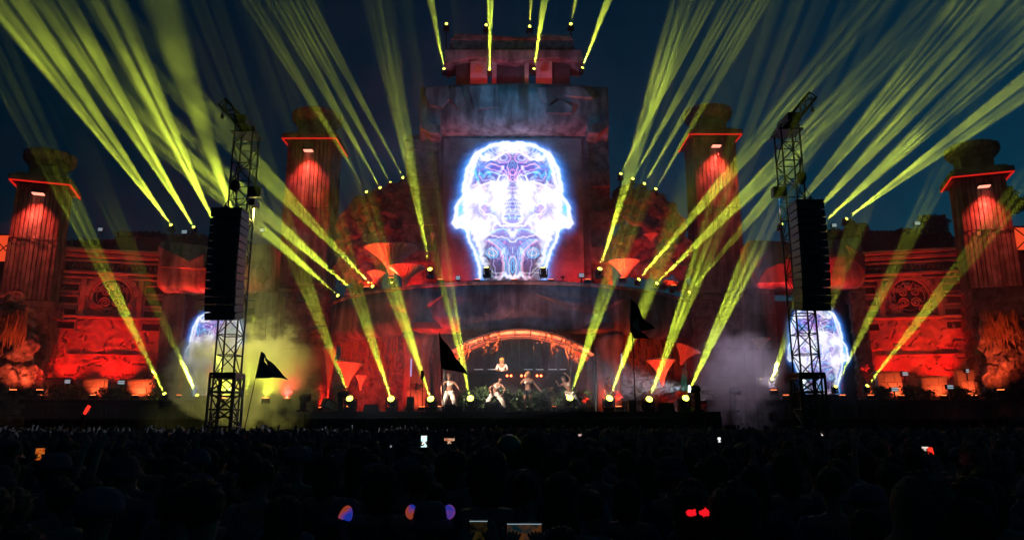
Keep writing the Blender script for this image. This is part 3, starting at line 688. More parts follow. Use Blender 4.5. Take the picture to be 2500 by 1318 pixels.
for px, lb in ((2400, 'hanging moss over the far right rock mound'), (60, 'hanging moss beside the far left rock mound')):
    o = MB()
    for k in range(260):
        q = P(px + random.uniform(-10, 85) * (1 if px > 1000 else -.6), random.uniform(755, 800), 35.3 + random.uniform(-.5, .3)); L = random.uniform(.3, 1.3)
        o.tube([q, q + Vector((random.uniform(-.05, .05), 0, -L * .5)), q + Vector((random.uniform(-.1, .1), 0, -L))], [.035, .025, .006], 3)
    tag(o.build('hanging_moss', 'dryleaf'), lb, 'moss', None)

# ------------------------------------------------------------ side blocks over the side screens
def side_block(px0, px1, py0, py1, Y, rz, label, blobs):
    w = M(px1 - px0, 650, Y); z0, z1 = Z(py1, Y), Z(py0, Y); c = P((px0 + px1) / 2, 650, Y)
    o = empty('overhanging_block', (c.x, Y, z0), rz, label, 'stone block', 'overhanging blocks above the side screens'); h = z1 - z0; hw = w / 2
    prof = [(0, h), (-.02, h * .6), (0, .62), (.05, .32), (.2, .1), (.5, 0), (2.4, 0), (2.4, h)]
    mb = MB(); nx = 36; m_ = len(prof); vs = []; fs = []
    for i in range(nx + 1):
        s = -1 + 2 * i / nx; e = max(0, (abs(s) - .9) / .1)
        for j, (y, z) in enumerate(prof):
            zz = z + (e * .25 if 3 <= j <= 5 else 0) + (.25 * abs(s) - .12 if j in (0, 7) else 0)
            vs.append((s * hw, y + e * .2 * (j < 6) + .05 * noise.noise(Vector((s * 5, z * 2, px0))), zz))
    for i in range(nx):
        for j in range(m_): fs.append((i * m_ + j, (i + 1) * m_ + j, (i + 1) * m_ + (j + 1) % m_, i * m_ + (j + 1) % m_))
    fs.append(tuple(range(m_))); fs.append(tuple(reversed([nx * m_ + j for j in range(m_)])))
    mb.add(vs, fs).build('block', 'stone', o, smooth=True)
    for poly in blobs:
        pp = [(P(x, y, Y).x - c.x, Z(y, Y) - z0) for x, y in poly]
        MB().prism(pp[::-1], -.13, .2).build('raised_plate', 'stone', o, bevel=.04)
    return o, w
BLK = []
BLK.append(side_block(388, 655, 597, 712, 39, R(5), 'rounded stone block with a red lit lip above the left side screen', [[(612, 655), (640, 650), (652, 672), (640, 692), (612, 672)], [(465, 640), (500, 620), (500, 650), (470, 660)], [(392, 602), (470, 640), (520, 660), (398, 655)]]))
BLK.append(side_block(1838, 2108, 588, 702, 39, R(-5), 'rounded stone block with a red lit lip above the right side screen', [[(1850, 690), (1870, 655), (1905, 640), (1920, 645), (1920, 690)], [(2060, 600), (2105, 625), (2105, 665), (2080, 640)]]))
for i, (o, w) in enumerate(BLK):
    for dx in (-.36, -.12, .12, .36):
        l = uplighter(P(0, 0, 1) * 0 + Vector((o.location.x + dx * w, 37.9, SIDEZ)), (0, .10, 1), 2600, RED, 'narrow floor lamp under the %s stone block, %s of four' % (SIDE[i], {-.36: 'first', -.12: 'second', .12: 'third', .36: 'last'}[dx]), 22)
# screens and the rough piers around them
led_screen(524, 752, 968, 178, 39.9, SM2, 'side screen on the left with a glowing head half hidden by yellow smoke', frame=.0)
led_screen(1996, 742, 962, 178, 39.9, SM2, 'side screen on the right with a glowing head behind the truss tower', frame=.0)
def masonry(px0, px1, ptop, pbot, Y, label, dp=.25, ch=(.18, .42), m='rock', depth=1.6, rz=0, name='stone_pier'):
    w = M(px1 - px0, (ptop + pbot) / 2, Y); z0, z1 = Z(pbot, Y), Z(ptop, Y); c = P((px0 + px1) / 2, (ptop + pbot) / 2, Y)
    o = empty(name, (c.x, Y, z0), rz, label, 'stone pier', 'rough stone piers'); mb = MB(); z = 0; H_ = z1 - z0
    while z < H_ - .02:
        s = min(random.uniform(*ch), H_ - z); x = -w / 2 + random.uniform(-.08, .08); d0 = random.uniform(0, dp)
        while x < w / 2 - .02:
            sw = min(random.uniform(.35, 1.5), w / 2 - x + .02); mb.box(x, x + sw - .02, -d0 * random.uniform(.2, 1), depth, z, z + s - .02); x += sw
        z += s
    mb.box(-w / 2 + .05, w / 2 - .05, .25, depth + .1, 0, H_); mb.build('stone_course', m, o, bevel=.02); return o
masonry(388, 440, 712, 975, 39.6, 'dark stone pier left of the left side screen', m='panel', dp=.05, ch=(1.2, 2))
masonry(612, 668, 712, 985, 39.6, 'dark stone pier right of the left side screen', m='panel', dp=.05, ch=(1.2, 2))
masonry(1838, 1900, 702, 985, 39.6, 'red tinted stone pier left of the right side screen', m='panel', dp=.05, ch=(1.2, 2))
masonry(2086, 2125, 702, 965, 39.6, 'dark stone pier right of the right side screen', dp=.1)
masonry(664, 792, 690, 990, 42, 'layered slate pillar below the tower left of the balcony', dp=.45, ch=(.1, .3))
masonry(1690, 1838, 700, 990, 42, 'layered slate pillar below the tower right of the balcony', dp=.45, ch=(.1, .3))
t = empty('screen_surround', (P(1996, 850, 40.2).x, 40.15, SIDEZ), 0, 'flat teal black panel around the right side screen', 'panel', 'panels round the side screens')
hw = M(110, 850, 40.2); MB().box(-hw, hw, 0, .3, 0, Z(735, 40.2) - SIDEZ).build('panel', 'dark', t)
t = empty('screen_surround', (P(524, 850, 40.2).x, 40.15, SIDEZ), 0, 'flat dark panel around the left side screen', 'panel', 'panels round the side screens')
MB().box(-hw, hw, 0, .3, 0, Z(735, 40.2) - SIDEZ).build('panel', 'panel', t)

# ------------------------------------------------------------ rock arches flanking the central tower
rocks('rock_arch', [(848, 660, 30), (852, 610, 34), (862, 555, 38), (888, 515, 38), (930, 498, 38), (975, 485, 38), (1012, 480, 34), (1035, 540, 26), (1035, 610, 24), (940, 560, 40), (985, 575, 34), (900, 610, 40), (900, 670, 38)], 43.4, 'craggy rock arch left of the central tower above the balcony', 'rock', 'rock arches on the balcony')
rocks('rock_arch', [(1662, 655, 28), (1655, 610, 34), (1640, 555, 34), (1612, 520, 36), (1570, 500, 36), (1530, 490, 34), (1500, 520, 28), (1580, 570, 40), (1610, 640, 38), (1540, 590, 38), (1500, 600, 26), (1560, 650, 30)], 43.4, 'craggy rock arch right of the central tower above the balcony', 'rock', 'rock arches on the balcony')
for (a, b_, lb) in (((930, 520), (1022, 522), 'left'), ((1520, 528), (1600, 560), 'right')):
    p, q = P(*a, 41.9), P(*b_, 41.9)
    pts = [p.lerp(q, i / 8) + Vector((0, .1 * math.sin(i), .1 * math.sin(i * 1.7))) for i in range(9)]
    tag(MB().tube(pts, [.1, .2, .25, .22, .28, .25, .3, .22, .15], 8).build('rock_ledge', 'rock'), 'narrow red lit rock ledge on the arch %s of the central tower' % lb, 'rock')

# ------------------------------------------------------------ mushrooms
def mushroom(px, ptop, w_px, pbot, Y, label, tilt=0, zoff=0):
    top, bot = P(px, ptop, Y), P(px, pbot, Y); h = top.z - bot.z; r = M(w_px, ptop, Y) / 2
    o = empty('funnel_mushroom', (bot.x, Y, bot.z + zoff), 0, label, 'mushroom', 'funnel shaped mushrooms'); o.rotation_euler = (0, tilt, 0)
    ph = random.uniform(0, 6)
    rib = lambda t_, f: 1 + (.2 * f * (1 if int(t_ * 30 / 6.283 * 2) % 2 else -1)) + .09 * f * math.sin(3 * t_ + ph)
    prof = [(r * .10, 0), (r * .14, h * .12), (r * .22, h * .3), (r * .38, h * .5), (r * .6, h * .7), (r * .82, h * .87), (r * .97, h * .97)]
    MB().lathe(prof, (0, 0, 0), 120, rib).build('ribbed_stem', 'mushroom', o)
    sm = lambda t_, f: 1 + .09 * math.sin(3 * t_ + ph)
    MB().lathe([(r * .97, h * .965), (r * 1.09, h * .985), (r * 1.08, h * 1.03), (r * .9, h * 1.05), (r * .4, h * 1.0), (0, h * .97)], (0, 0, 0), 60, sm).build('cap', 'mushcap', o, smooth=True); return o
mushroom(955, 606, 112, 672, 38.6, 'widest funnel mushroom, on the balcony left of the central tower')
mushroom(990, 652, 78, 694, 37.6, 'second funnel mushroom at the balcony edge, in front of the widest one')
mushroom(918, 664, 40, 700, 39.5, 'small funnel mushroom behind the ferns on the left of the balcony')
mushroom(1526, 638, 66, 688, 38.2, 'funnel mushroom at the balcony edge right of the central tower')
mushroom(1590, 572, 30, 590, 41.2, 'tiny funnel mushroom growing on the right rock arch')
mushroom(846, 884, 60, 945, 36.4, 'tallest funnel mushroom on the stage left of the dancers', tilt=R(6))
mushroom(880, 916, 24, 952, 36.2, 'small narrow funnel mushroom on the stage left of the dancers')
mushroom(800, 850, 26, 990, 38, 'slender tall red funnel mushroom beside the left slate pillar')
mushroom(1618, 878, 60, 940, 36.4, 'funnel mushroom on the stage right of the dancers, lower of two')
mushroom(1662, 845, 56, 890, 36.8, 'tilted funnel mushroom right of the dancers, upper of two', tilt=R(22))
mushroom(1858, 826, 40, 865, 38.9, 'small red funnel mushroom left of the right side screen')
mushroom(1055, 570, 10, 600, 40.9, 'smallest mushroom, on the left edge of the tower wall')

# ------------------------------------------------------------ ferns and palm-like plants
def fern(px, pbase, Y, r_px, label, mt='dryleaf', n=26, name='fern'):
    b_ = P(px, pbase, Y); r = M(r_px, pbase, Y); o = empty(name, b_, 0, label, 'plant', 'ferns and palms on the set')
    st = MB(); lf = MB()
    for k in range(n):
        a = random.uniform(0, 6.283); el = random.uniform(.3, 1.2); pts = []
        for q in range(6):
            f = q / 5; pts.append(Vector((math.cos(a) * r * f * math.cos(el), math.sin(a) * r * f * math.cos(el) * .7, r * (math.sin(el) * f * 1.3 - .55 * f * f) + .15)))
        st.tube([Vector((0, 0, 0))] + pts, [.03, .025, .02, .016, .012, .008, .004], 4)
        for q in range(1, 6):
            for sd in (-1, 1):
                for w in range(2):
                    d = (pts[q] - pts[q - 1]).normalized() * .6 + Vector((-math.sin(a), math.cos(a), -.1)) * sd
                    d = d.normalized() * r * .26; lf.leaf(pts[q - 1].lerp(pts[q], .5 * w), d, r * .035, (pts[q] - pts[q - 1]) + Vector((0, 0, .01)), .3)
    st.build('stems', 'bark', o); lf.build('fronds', mt, o); return o
fern(880, 722, 39.6, 42, 'red lit fern with spreading fronds at the left end of the balcony', n=34)
fern(912, 716, 39.2, 30, 'smaller red lit fern next to the left end balcony lights', n=26)
fern(1622, 712, 39.6, 34, 'red lit palm at the right end of the balcony, the left one of two')
fern(1655, 716, 39.8, 38, 'red lit palm at the right end of the balcony, the right one of two', n=34)
fern(1668, 985, 36.8, 34, 'red lit palm on the stage floor beside the tall followspot')
fern(1015, 960, 36.2, 26, 'spiky plant on the stage floor left of the dancers')
fern(1500, 985, 35.8, 34, 'orange lit leafy plant on the stage floor right of the dancers', n=34)
fern(1375, 560 + 125, 37.5, 8, 'tiny fern on the balcony edge below the big screen')
fern(1095, 985, 35.4, 22, 'dry bush beside the leftmost dancer', n=30)
hedge(P(370, 960, 38).x, P(400, 960, 38).x, 38, SIDEZ, Z(885, 38), 'bushy tree-like shrub beside the yellow smoke', 300, grp='bushes along the side platforms', name='bush', size=(.1, .22))
hedge(P(2095, 955, 38.5).x, P(2130, 955, 38.5).x, 38.5, SIDEZ, Z(865, 38.5), 'tall red lit shrub right of the right side screen', 500, 'dryleaf', grp='bushes along the side platforms', name='bush', size=(.1, .2))
for i, (a, b_, tp) in enumerate(((5, 60, 945), (120, 180, 930), (245, 290, 940), (2130, 2160, 935), (2205, 2245, 930), (2320, 2350, 935), (2410, 2440, 945))):
    hedge(P(a, 960, 37.8).x, P(b_, 960, 37.8).x, 37.8, SIDEZ, Z(tp, 37.8), 'dark ragged bush, %s platform, %s' % ('left' if i < 3 else 'right', ['at its outer end', 'between the first and second lit walls', 'between the second and third lit walls', 'before its first lit wall', 'between its first and second lit walls', 'between its second and third lit walls', 'at its outer end'][i]), 360, grp='bushes along the side platforms', name='bush', size=(.1, .24))

# ------------------------------------------------------------ dark roofs behind, trees
for (a, b_, c_, d_, Y, lb) in ((165, 285, 588, 640, 46, 'flat dark roof block behind the left carved wall, farther left'), (285, 395, 568, 640, 46, 'taller dark roof block behind the left carved wall'), (395, 500, 575, 620, 45, 'dark roof block carrying lamps behind the left stone block'), (2110, 2190, 566, 640, 46, 'dark roof block behind the right stone block'), (2190, 2290, 560, 640, 46.5, 'dark ridged roof block behind the right carved wall'), (1985, 2100, 562, 620, 45, 'dark roof block carrying lamps behind the right stone block')):
    x0, x1 = P(a, c_, Y).x, P(b_, c_, Y).x; o = empty('roof_block', ((x0 + x1) / 2, Y, 0), 0, lb, 'building', 'dark roof blocks behind the walls'); w = x1 - x0
    z1 = Z(c_, Y); MB().box(-w / 2, w / 2, 0, 3, 0, z1 - .3).build('wall', 'dark', o)
    mb = MB()
    for k in range(14): mb.box(-w / 2 + w * k / 14, -w / 2 + w * (k + 1) / 14 - .05, -.15, 3.1, z1 - .29, z1 + .08 * (k % 2))
    mb.build('roof', 'dark', o)
def tree(px, ptop, pbot, r_px, Y, label):
    b_ = P(px, pbot, Y); top = Z(ptop, Y); r = M(r_px, ptop, Y); o = empty('broadleaf_tree', (b_.x, Y, 0), 0, label, 'tree', 'dark trees behind the set')
    MB().tube([(0, 0, 0), (.1, 0, top * .4), (-.1, .1, top * .7), (0, 0, top * .95)], [.35, .28, .18, .05], 8).build('trunk', 'bark', o)
    lf = MB(); cs = [(Vector((random.uniform(-.8, .8) * r, random.uniform(-.6, .6) * r, top - r * random.uniform(.3, 1.7))), random.uniform(.25, .45) * r) for _ in range(16)]
    for k in range(1800):
        c, cr = random.choice(cs); v = Vector((random.gauss(0, 1), random.gauss(0, 1), random.gauss(0, 1))).normalized() * cr * random.random() ** .4
        d = Vector((random.uniform(-1, 1), random.uniform(-1, 1), random.uniform(-.6, .6))).normalized() * .3; lf.leaf(c + v, d, .09, d.cross(Vector((random.random(), .3, 1))))
    lf.build('crown', 'leaf', o)
tree(2305, 525, 700, 45, 48, 'dark leafy tree behind the carved wall, left of the right edge tower')
tree(2480, 455, 700, 40, 46, 'dark leafy tree behind the right edge tower')
tree(1830 + 270, 540, 700, 26, 52, 'small dark tree behind the right roof blocks')
# lit booths at the picture's edges
for px, a, b_, lb in ((2492, 556, 612, 'orange glowing booth with cross braced frame at the right edge'), (-6, 575, 640, 'orange glowing booth at the left edge')):
    p = P(px, b_, 39); h = Z(a, 39) - p.z; s = 1 if px > 0 else -1
    o = empty('lit_booth', (p.x, 39, p.z), 0, lb, 'booth', 'glowing booths at the edges')
    MB().box(-.4, 1.2, 0, .1, 0, h).build('lit_panel', mat('booth_glow_panel', (.6, .2, .1), .6, emit=(1, .08, .02), estr=.9), o)
    MB().tube([(-.4, -.2, 0), (-.4, -.2, h)], .05, 6).tube([(-.4, -.2, h), (1.2, -.2, h)], .05, 6).tube([(-.4, -.2, 0), (.5, -.2, h * .6), (1.2, -.2, 0)], .035, 6).tube([(-.4, -.2, h), (.5, -.2, h * .4), (1.2, -.2, h)], .035, 6).build('frame', 'black', o)
    MB().box(-.5, 1.4, -.3, 2, -p.z, -.02).build('base_wall', 'dark', o)

# ------------------------------------------------------------ truss towers and line arrays
def truss(mb, p0, p1, w, r=.035, step=.75, ux=Vector((1, 0, 0)), uy=Vector((0, 1, 0))):
    p0 = Vector(p0); p1 = Vector(p1); L = (p1 - p0).length; n = max(2, int(L / step)); hw = w / 2
    cs = [(-1, -1), (1, -1), (1, 1), (-1, 1)]; c = [[p0.lerp(p1, i / n) + ux * (a * hw) + uy * (b * hw) for i in range(n + 1)] for a, b in cs]
    for q in c: mb.tube([q[0], q[-1]], r, 6)
    for i in range(n + 1):
        for k in range(4):
            mb.tube([c[k][i], c[(k + 1) % 4][i]], r * .6, 4)
            if i < n: mb.tube([c[k][i], c[(k + 1) % 4][i + 1]] if (i + k) % 2 else [c[(k + 1) % 4][i], c[k][i + 1]], r * .6, 4)
def truss_tower(px_mid, py_mid, Y, ptop, label, arm, head_px):
    c = P(px_mid, py_mid, Y); w = M(46, 600, Y); zt = Z(ptop, Y)
    o = empty('truss_tower', (c.x, Y, 0), 0, label, 'truss tower', 'truss towers carrying the speakers')
    mb = MB(); truss(mb, (0, 0, 0), (0, 0, zt), w); mb.build('mast', 'steel', o)
    mb = MB(); truss(mb, (0, 0, 0), (0, 0, Z(915, Y)), w * 1.25, .05, .6); mb.build('base_section', 'steel', o)
    for z in (Z(915, Y), Z(924, Y), Z(ptop + 15, Y)): MB().box(-w * .66, w * .66, -w * .66, w * .66, z, z + .07).build('collar', 'black', o)
    a0 = Vector((0, 0, zt)); a1 = P(arm[0], arm[1], Y) - Vector((c.x, Y, 0)); a1.y = -.6
    mb = MB(); d = (a1 - a0).normalized(); truss(mb, a0, a1, .34, .045, .4, d.cross(Vector((0, 1, 0))).normalized(), Vector((0, 1, 0)))
    mb.build('crane_arm', 'steel', o)
    MB().tube([a1, a1 - Vector((0, 0, .5))], .02, 5).box(a1.x - .05, a1.x + .05, a1.y - .05, a1.y + .05, a1.z - .66, a1.z - .5).build('hook', 'black', o)
    mb = MB().box(-.25, .25, -.9, .3, zt - .08, zt + .28); mb.build('arm_head', 'steel', o, bevel=.03)
    return o, c
TL, cL = truss_tower(578, 640, 27, 318, 'steel truss tower on the left with a crane arm and hung speakers', (560, 268), 0)
TR, cR = truss_tower(1947, 640, 27, 312, 'steel truss tower on the right with a crane arm and hung speakers', (1966, 252), 0)
def line_array(px_c, ptop, pbot, w_px, Y, label, back):
    w = M(w_px, (ptop + pbot) / 2, Y); zt, zb = Z(ptop, Y), Z(pbot, Y); c = P(px_c, (ptop + pbot) / 2, Y); n = 14; H_ = zt - zb; h = H_ / n
    o = empty('line_array_speaker', (c.x, Y, zt), 0, label, 'speaker', 'hung line array speakers')
    y = 0; z = 0; ang = 0
    for k in range(n):
        ang = R(-1 + .16 * k * k * .5) if k else R(0); T_ = Matrix.Translation((0, y, z)) @ Matrix.Rotation(ang, 4, 'X')
        cb = MB().box(-w / 2, w / 2, 0, .8, -h + .035, 0, T=T_).build('cabinet', 'black', o, bevel=.012)
        MB().box(-w / 2 + .03, w / 2 - .03, -.02, -.002, -h + .04, -.03, T=T_).build('grille', 'grill', cb)
        v = Matrix.Rotation(ang, 4, 'X') @ Vector((0, 0, -h)); y += v.y; z += v.z
    MB().box(-w / 2, w / 2, 0, .8, .02, .1).box(-.05, .05, -.1, 1.3, .101, .16).build('top_frame', 'steel', o)
    mb = MB()
    mb.tube([(-w * .3, .4, .1), (0, .6, 1.0)], .015, 4).tube([(w * .3, .4, .1), (0, .6, 1.0)], .015, 4).tube([(0, .6, 1.0), (0, .6, 1.9)], .03, 5)
    mb.build('chain', 'steel', o)
    MB().lump((0, .6, 1.15), .2, 2, .15, 1, (1, 1, 1.3), 4).build('hoist', 'black', o); return o
line_array(541, 513, 783, 76, 25.4, 'tall curved stack of hung black speakers on the left', 1)
line_array(1990, 493, 760, 70, 25.4, 'tall curved stack of hung black speakers on the right', 1)

# ------------------------------------------------------------ moving head lights with their beams
def mhead_parts():
    b = MB().box(-.2, .2, -.16, .16, 0, .13).mesh('base')
    y = MB().box(-.235, -.185, -.07, .07, .08, .48).box(.185, .235, -.07, .07, .08, .48).box(-.235, .235, -.07, .07, .131, .165).mesh('yoke')
    h = MB().lathe([(.08, -.24), (.15, -.2), (.17, -.05), (.15, .08), (.165, .12), (.165, .2), (.14, .21)], (0, 0, 0), 20).mesh('lamp_head')
    l = MB().lathe([(.0, .211), (.125, .211), (.125, .225), (0, .235)], (0, 0, 0), 18).mesh('lens')
    h.shade_smooth()
    for m_, q in ((b, 'black'), (y, 'black'), (h, 'black'), (l, 'lens')): m_.materials.append(MT[q])
    return b, y, h, l
MH = mhead_parts()
YEL = (.84, 1.0, .06)
def moving_head(src, dst, deg, strands, energy, label, grp, scale=1.0, seedv=0, col=YEL, emit=True, even=False):
    p = P(*src); q = P(*dst); d = (q - p).normalized(); deg = deg * (.56 if dst[2] < 28 or src[2] < 38 else .66)
    o = empty('moving_head_light', p - Vector((0, 0, .36 * scale)), 0, label, 'stage light', grp); o.scale = (scale,) * 3
    parts = []
    for m_, n in ((MH[0], 'base'), (MH[1], 'yoke')):
        c = bpy.data.objects.new(n, m_); COL.objects.link(c); c.parent = o
    if src[2] >= 41.5 and src[1] < 600:
        MB().tube([(0, 0, 0), (0, 0, -1.5 / scale)], .05 / scale, 6).box(-.3, .3, -.3, .3, -.07, -.005).build('stand', 'black', o)
    hd = bpy.data.objects.new('lamp_head', MH[2]); COL.objects.link(hd); hd.parent = o; hd.location = (0, 0, .36)
    hd.rotation_mode = 'QUATERNION'; hd.rotation_quaternion = d.to_track_quat('Z', 'Y')
    ln = bpy.data.objects.new('lens', MH[3]); COL.objects.link(ln); ln.parent = hd
    o.rotation_euler = (0, 0, 0)
    rnd = random.Random(seedv * 31 + src[0])
    if strands:
        view = (p - Vector((0, 0, CAMZ))).normalized(); zz = -d; xx = view.cross(d).normalized(); yy = zz.cross(xx)
        l = bpy.data.lights.new('beam', 'SPOT'); l.energy = energy * (8.5 / deg) ** .6 * (1.5 if 34.4 < src[2] < 36 or 36.9 < src[2] < 38 and src[1] < 800 else 2.2 if 40.05 < src[2] < 40.2 or src[2] == 41.5 else .8 if src[2] < 38 else 1); l.color = col; l.spot_size = R(deg); l.spot_blend = .18 if strands > 1 else .9; l.shadow_soft_size = .04
        lo = bpy.data.objects.new('beam', l); COL.objects.link(lo); lo.location = p + d * .3 * scale; lo.rotation_mode = 'QUATERNION'
        lo.rotation_quaternion = Matrix((xx, yy, zz)).transposed().to_quaternion()
        # gobo: stripes across the beam
        l.use_nodes = True; nt = l.node_tree; em = nt.nodes['Emission']; tc = nt.nodes.new('ShaderNodeTexCoord'); sp_ = nt.nodes.new('ShaderNodeSeparateXYZ'); nt.links.new(tc.outputs['Normal'], sp_.inputs[0])
        def mth(op, a_, b2=None, c2=None):
            q_ = nt.nodes.new('ShaderNodeMath'); q_.operation = op
            for ii, v_ in enumerate((a_, b2, c2)):
                if v_ is None: continue
                if isinstance(v_, (int, float)): q_.inputs[ii].default_value = v_
                else: nt.links.new(v_, q_.inputs[ii])
            return q_.outputs[0]
        u = mth('DIVIDE', sp_.outputs[0], mth('MULTIPLY', mth('ABSOLUTE', sp_.outputs[2]), math.tan(R(deg / 2))))
        if strands > 1:
            c_ = mth('ABSOLUTE', mth('SINE', mth('MULTIPLY', mth('ADD', u, 1.0), math.pi * strands / 2)))
            c_ = mth('MINIMUM', mth('MULTIPLY', mth('POWER', c_, 1.3), 1.6), 1.0)
            nz = nt.nodes.new('ShaderNodeTexNoise'); nz.noise_dimensions = '1D'; nz.inputs['Scale'].default_value = strands * .9; nz.inputs['Detail'].default_value = 3
            nt.links.new(mth('ADD', u, seedv * 7.3 + src[0]), nz.inputs['W']); nm_ = mth('MAXIMUM', mth('MULTIPLY_ADD', nz.outputs['Fac'], 3.2, -.75), .12)
            nt.links.new(mth('MULTIPLY', c_, nm_), em.inputs['Strength'])
    return o
E0 = 600000
nth = ['first', 'second', 'third', 'fourth', 'fifth', 'sixth', 'seventh', 'eighth', 'ninth', 'tenth', 'eleventh', 'twelfth']
# (source px, py, depth), (aim px, py, depth), spread, strands, energy
rows = {
 'roof lights left of the left speakers': ('on the dark roof behind the left speakers', [
   ((420, 553, 43), (60, 60, 30), 11, 2, 1.5), ((475, 558, 43), (170, 60, 30), 10, 2, 1.5), ((531, 560, 43), (330, 150, 30), 9, 2, 1.3), ((583, 567, 43), (410, 60, 30), 11, 1, 1.3)]),
 'roof lights right of the right tower': ('on the dark roof beside the right speakers', [
   ((1905, 550, 43), (2320, 60, 32), 11, 3, .9), ((1957, 553, 43), (2450, 20, 32), 11, 2, .8), ((2010, 545, 43), (2500, 90, 32), 12, 3, .8), ((2063, 537, 43), (2500, 215, 32), 10, 2, 1.0)]),
 'lights on the left rock arch': ('on top of the left rock arch', [
   ((897, 472, 43.3), (610, 0, 30), 5, 3, .30), ((930, 462, 43.3), (670, 0, 30), 5, 3, .35), ((955, 450, 43.3), (720, 20, 30), 5, 3, .30), ((986, 437, 43.3), (760, 20, 30), 4, 3, .30)]),
 'lights on the right rock arch': ('on top of the right rock arch', [
   ((1514, 428, 43.3), (1700, 60, 32), 5, 3, .6), ((1543, 440, 43.3), (1745, 80, 32), 5, 3, .5), ((1571, 452, 43.3), (1800, 60, 32), 5, 3, .5), ((1599, 465, 43.3), (1830, 60, 32), 5, 3, .5)]),
 'lights on the balcony rim': ('on the balcony rim', [
   ((828, 724, 41.8), (560, 490, 33), 7.5, 2, 1.0), ((868, 714, 40.4), (600, 480, 32), 8, 2, 1.1), ((913, 702, 39), (660, 440, 31), 8, 2, 1.0), ((960, 692, 37.7), (740, 430, 30), 8, 2, 1.3),
   ((1051, 664, 37.0), (985, 320, 30), 9, 3, .45), ((1189, 662, 36.6), (1180, 590, 36), 4, 1, .08), ((1327, 662, 36.6), (1320, 590, 36), 4, 1, .08), ((1462, 664, 37.0), (1600, 220, 30), 9, 3, 1.3),
   ((1556, 686, 37.7), (1860, 330, 30), 8, 3, .9), ((1600, 695, 39), (1900, 400, 31), 8, 3, 1.2), ((1641, 705, 40.4), (1950, 360, 32), 8, 3, .8), ((1680, 717, 41.8), (1960, 380, 33), 7, 2, .5)]),
 'lights on the cap of the central tower': ('on the cap of the central tower', [
   ((1085, 174, 40.1), (1040, -60, 35.5), 9, 3, .9), ((1195, 176, 40.1), (1197, -60, 35.5), 9, 2, 1.3), ((1303, 174, 40.1), (1338, -60, 35.5), 9, 4, 1.5), ((1420, 171, 40.1), (1508, -60, 35.5), 9, 3, 1.2)]),
 'lights on the pavilion roof': ('on the roof of the pavilion', [
   ((1090, 63, 41.5), (1089, 20, 40), 3, 0, .1), ((1187, 66, 41.5), (1187, 20, 40), 3, 0, .1), ((1293, 68, 41.5), (1300, -60, 36), 6, 2, .4), ((1393, 62, 41.5), (1418, -60, 36), 7, 2, .45)]),
 'lights along the stage floor': ('on the stage floor', [
   ((404, 966, 37), (230, 610, 31), 8.5, 3, 1.0), ((484, 969, 37), (340, 660, 31), 8, 3, .75), ((565, 967, 37), (470, 700, 33), 8, 2, .6), ((603, 968, 37.6), (622, 700, 36), 9, 2, .5),
   ((857, 981, 34.6), (715, 610, 27), 9, 3, .55), ((957, 981, 34.6), (850, 650, 27), 9, 3, .5), ((1054, 981, 34.6), (940, 650, 27), 9, 3, .6), ((1150, 980, 34.6), (1080, 650, 27), 9, 2, .5),
   ((1388, 979, 34.6), (1510, 620, 27), 9, 3, .6), ((1485, 980, 34.6), (1620, 620, 27), 9.5, 1, .7), ((1582, 982, 34.6), (1710, 640, 27), 9.5, 3, 1.0), ((1670, 980, 34.6), (1840, 610, 27), 9.5, 3, .9)]),
 'lights along the right side platform': ('on the right side platform', [
   ((1884, 928, 36.8), (2060, 420, 23), 9.5, 3, .9), ((1955, 952, 36.8), (2030, 730, 31), 8, 2, .35), ((2038, 948, 37), (2220, 580, 30), 8, 3, .6), ((2114, 946, 37), (2370, 620, 30), 8.5, 3, .85), ((2474, 940, 37), (2560, 880, 30), 8, 2, .6), ((26, 960, 37), (-60, 880, 30), 8, 1, .6)]),
}
for grp, (where, L) in rows.items():
    for i, (a, b_, dg, st, e) in enumerate(L):
        lab = 'yellow beam light %s, %s from the left' % (where, nth[i])
        if a[0] == 26: lab = 'yellow beam light at the left end of the left side platform'
        if st == 0: lab = 'yellow lit lamp %s, %s from the left, without a beam' % (where, nth[i])
        sc = 1.25 if 'stage floor' in grp and i > 3 else (.95 if 'rim' in grp and 3 < i < 8 else .7)
        moving_head(a, b_, dg, st, E0 * e, lab, grp, sc, i)
# supports under the ones that stand on the roofs
for (a, b_) in ((420, 445), (475, 500), (2063, 2085)): pass

# ------------------------------------------------------------ red and blue washes with their lamps
def wash(px, py, Y, aim, e, col, deg, label, s=1.0):
    return uplighter(P(px, py, Y), aim, e, col, label, deg, 'small wash lamps', size=s)
for i, px in enumerate((1000, 1075, 1150, 1350, 1430, 1510)):
    uplighter(Vector((P(px, 990, 35.55).x, 35.55, FLOOR)), (-.02, .05, 1), 1100, RED, 'low red wash lamp on the stage edge, %s from the left' % nth[i], 60)
uplighter(Vector((P(1030, 990, 36.2).x, 36.2, FLOOR)), (0, .8, .7), 190, (1, .09, .03), 'orange floor lamp lighting the column left of the booth', 120)
uplighter(Vector((P(1482, 990, 36.0).x, 36.0, FLOOR)), (0, .8, .7), 190, (1, .09, .03), 'orange floor lamp lighting the column right of the booth', 120)
uplighter(Vector((P(850, 990, 35.6).x, 35.4, FLOOR)), (0, .6, .85), 260, (1, .04, .015), 'floor lamp lighting the tallest stage mushroom', 100)
uplighter(Vector((P(905, 990, 36).x, 36.0, FLOOR)), (0, .8, .6), 420, RED, 'floor lamp lighting the rock wall left of the dancers', 120)
uplighter(Vector((P(780, 985, 37.5).x, 37.8, FLOOR)), (0, .8, .6), 650, RED, 'floor lamp lighting the left slate pillar red', 110)
uplighter(Vector((P(1630, 990, 35.4).x, 35.4, FLOOR)), (0, .6, .85), 260, (1, .04, .015), 'floor lamp lighting the mushrooms right of the dancers', 110)
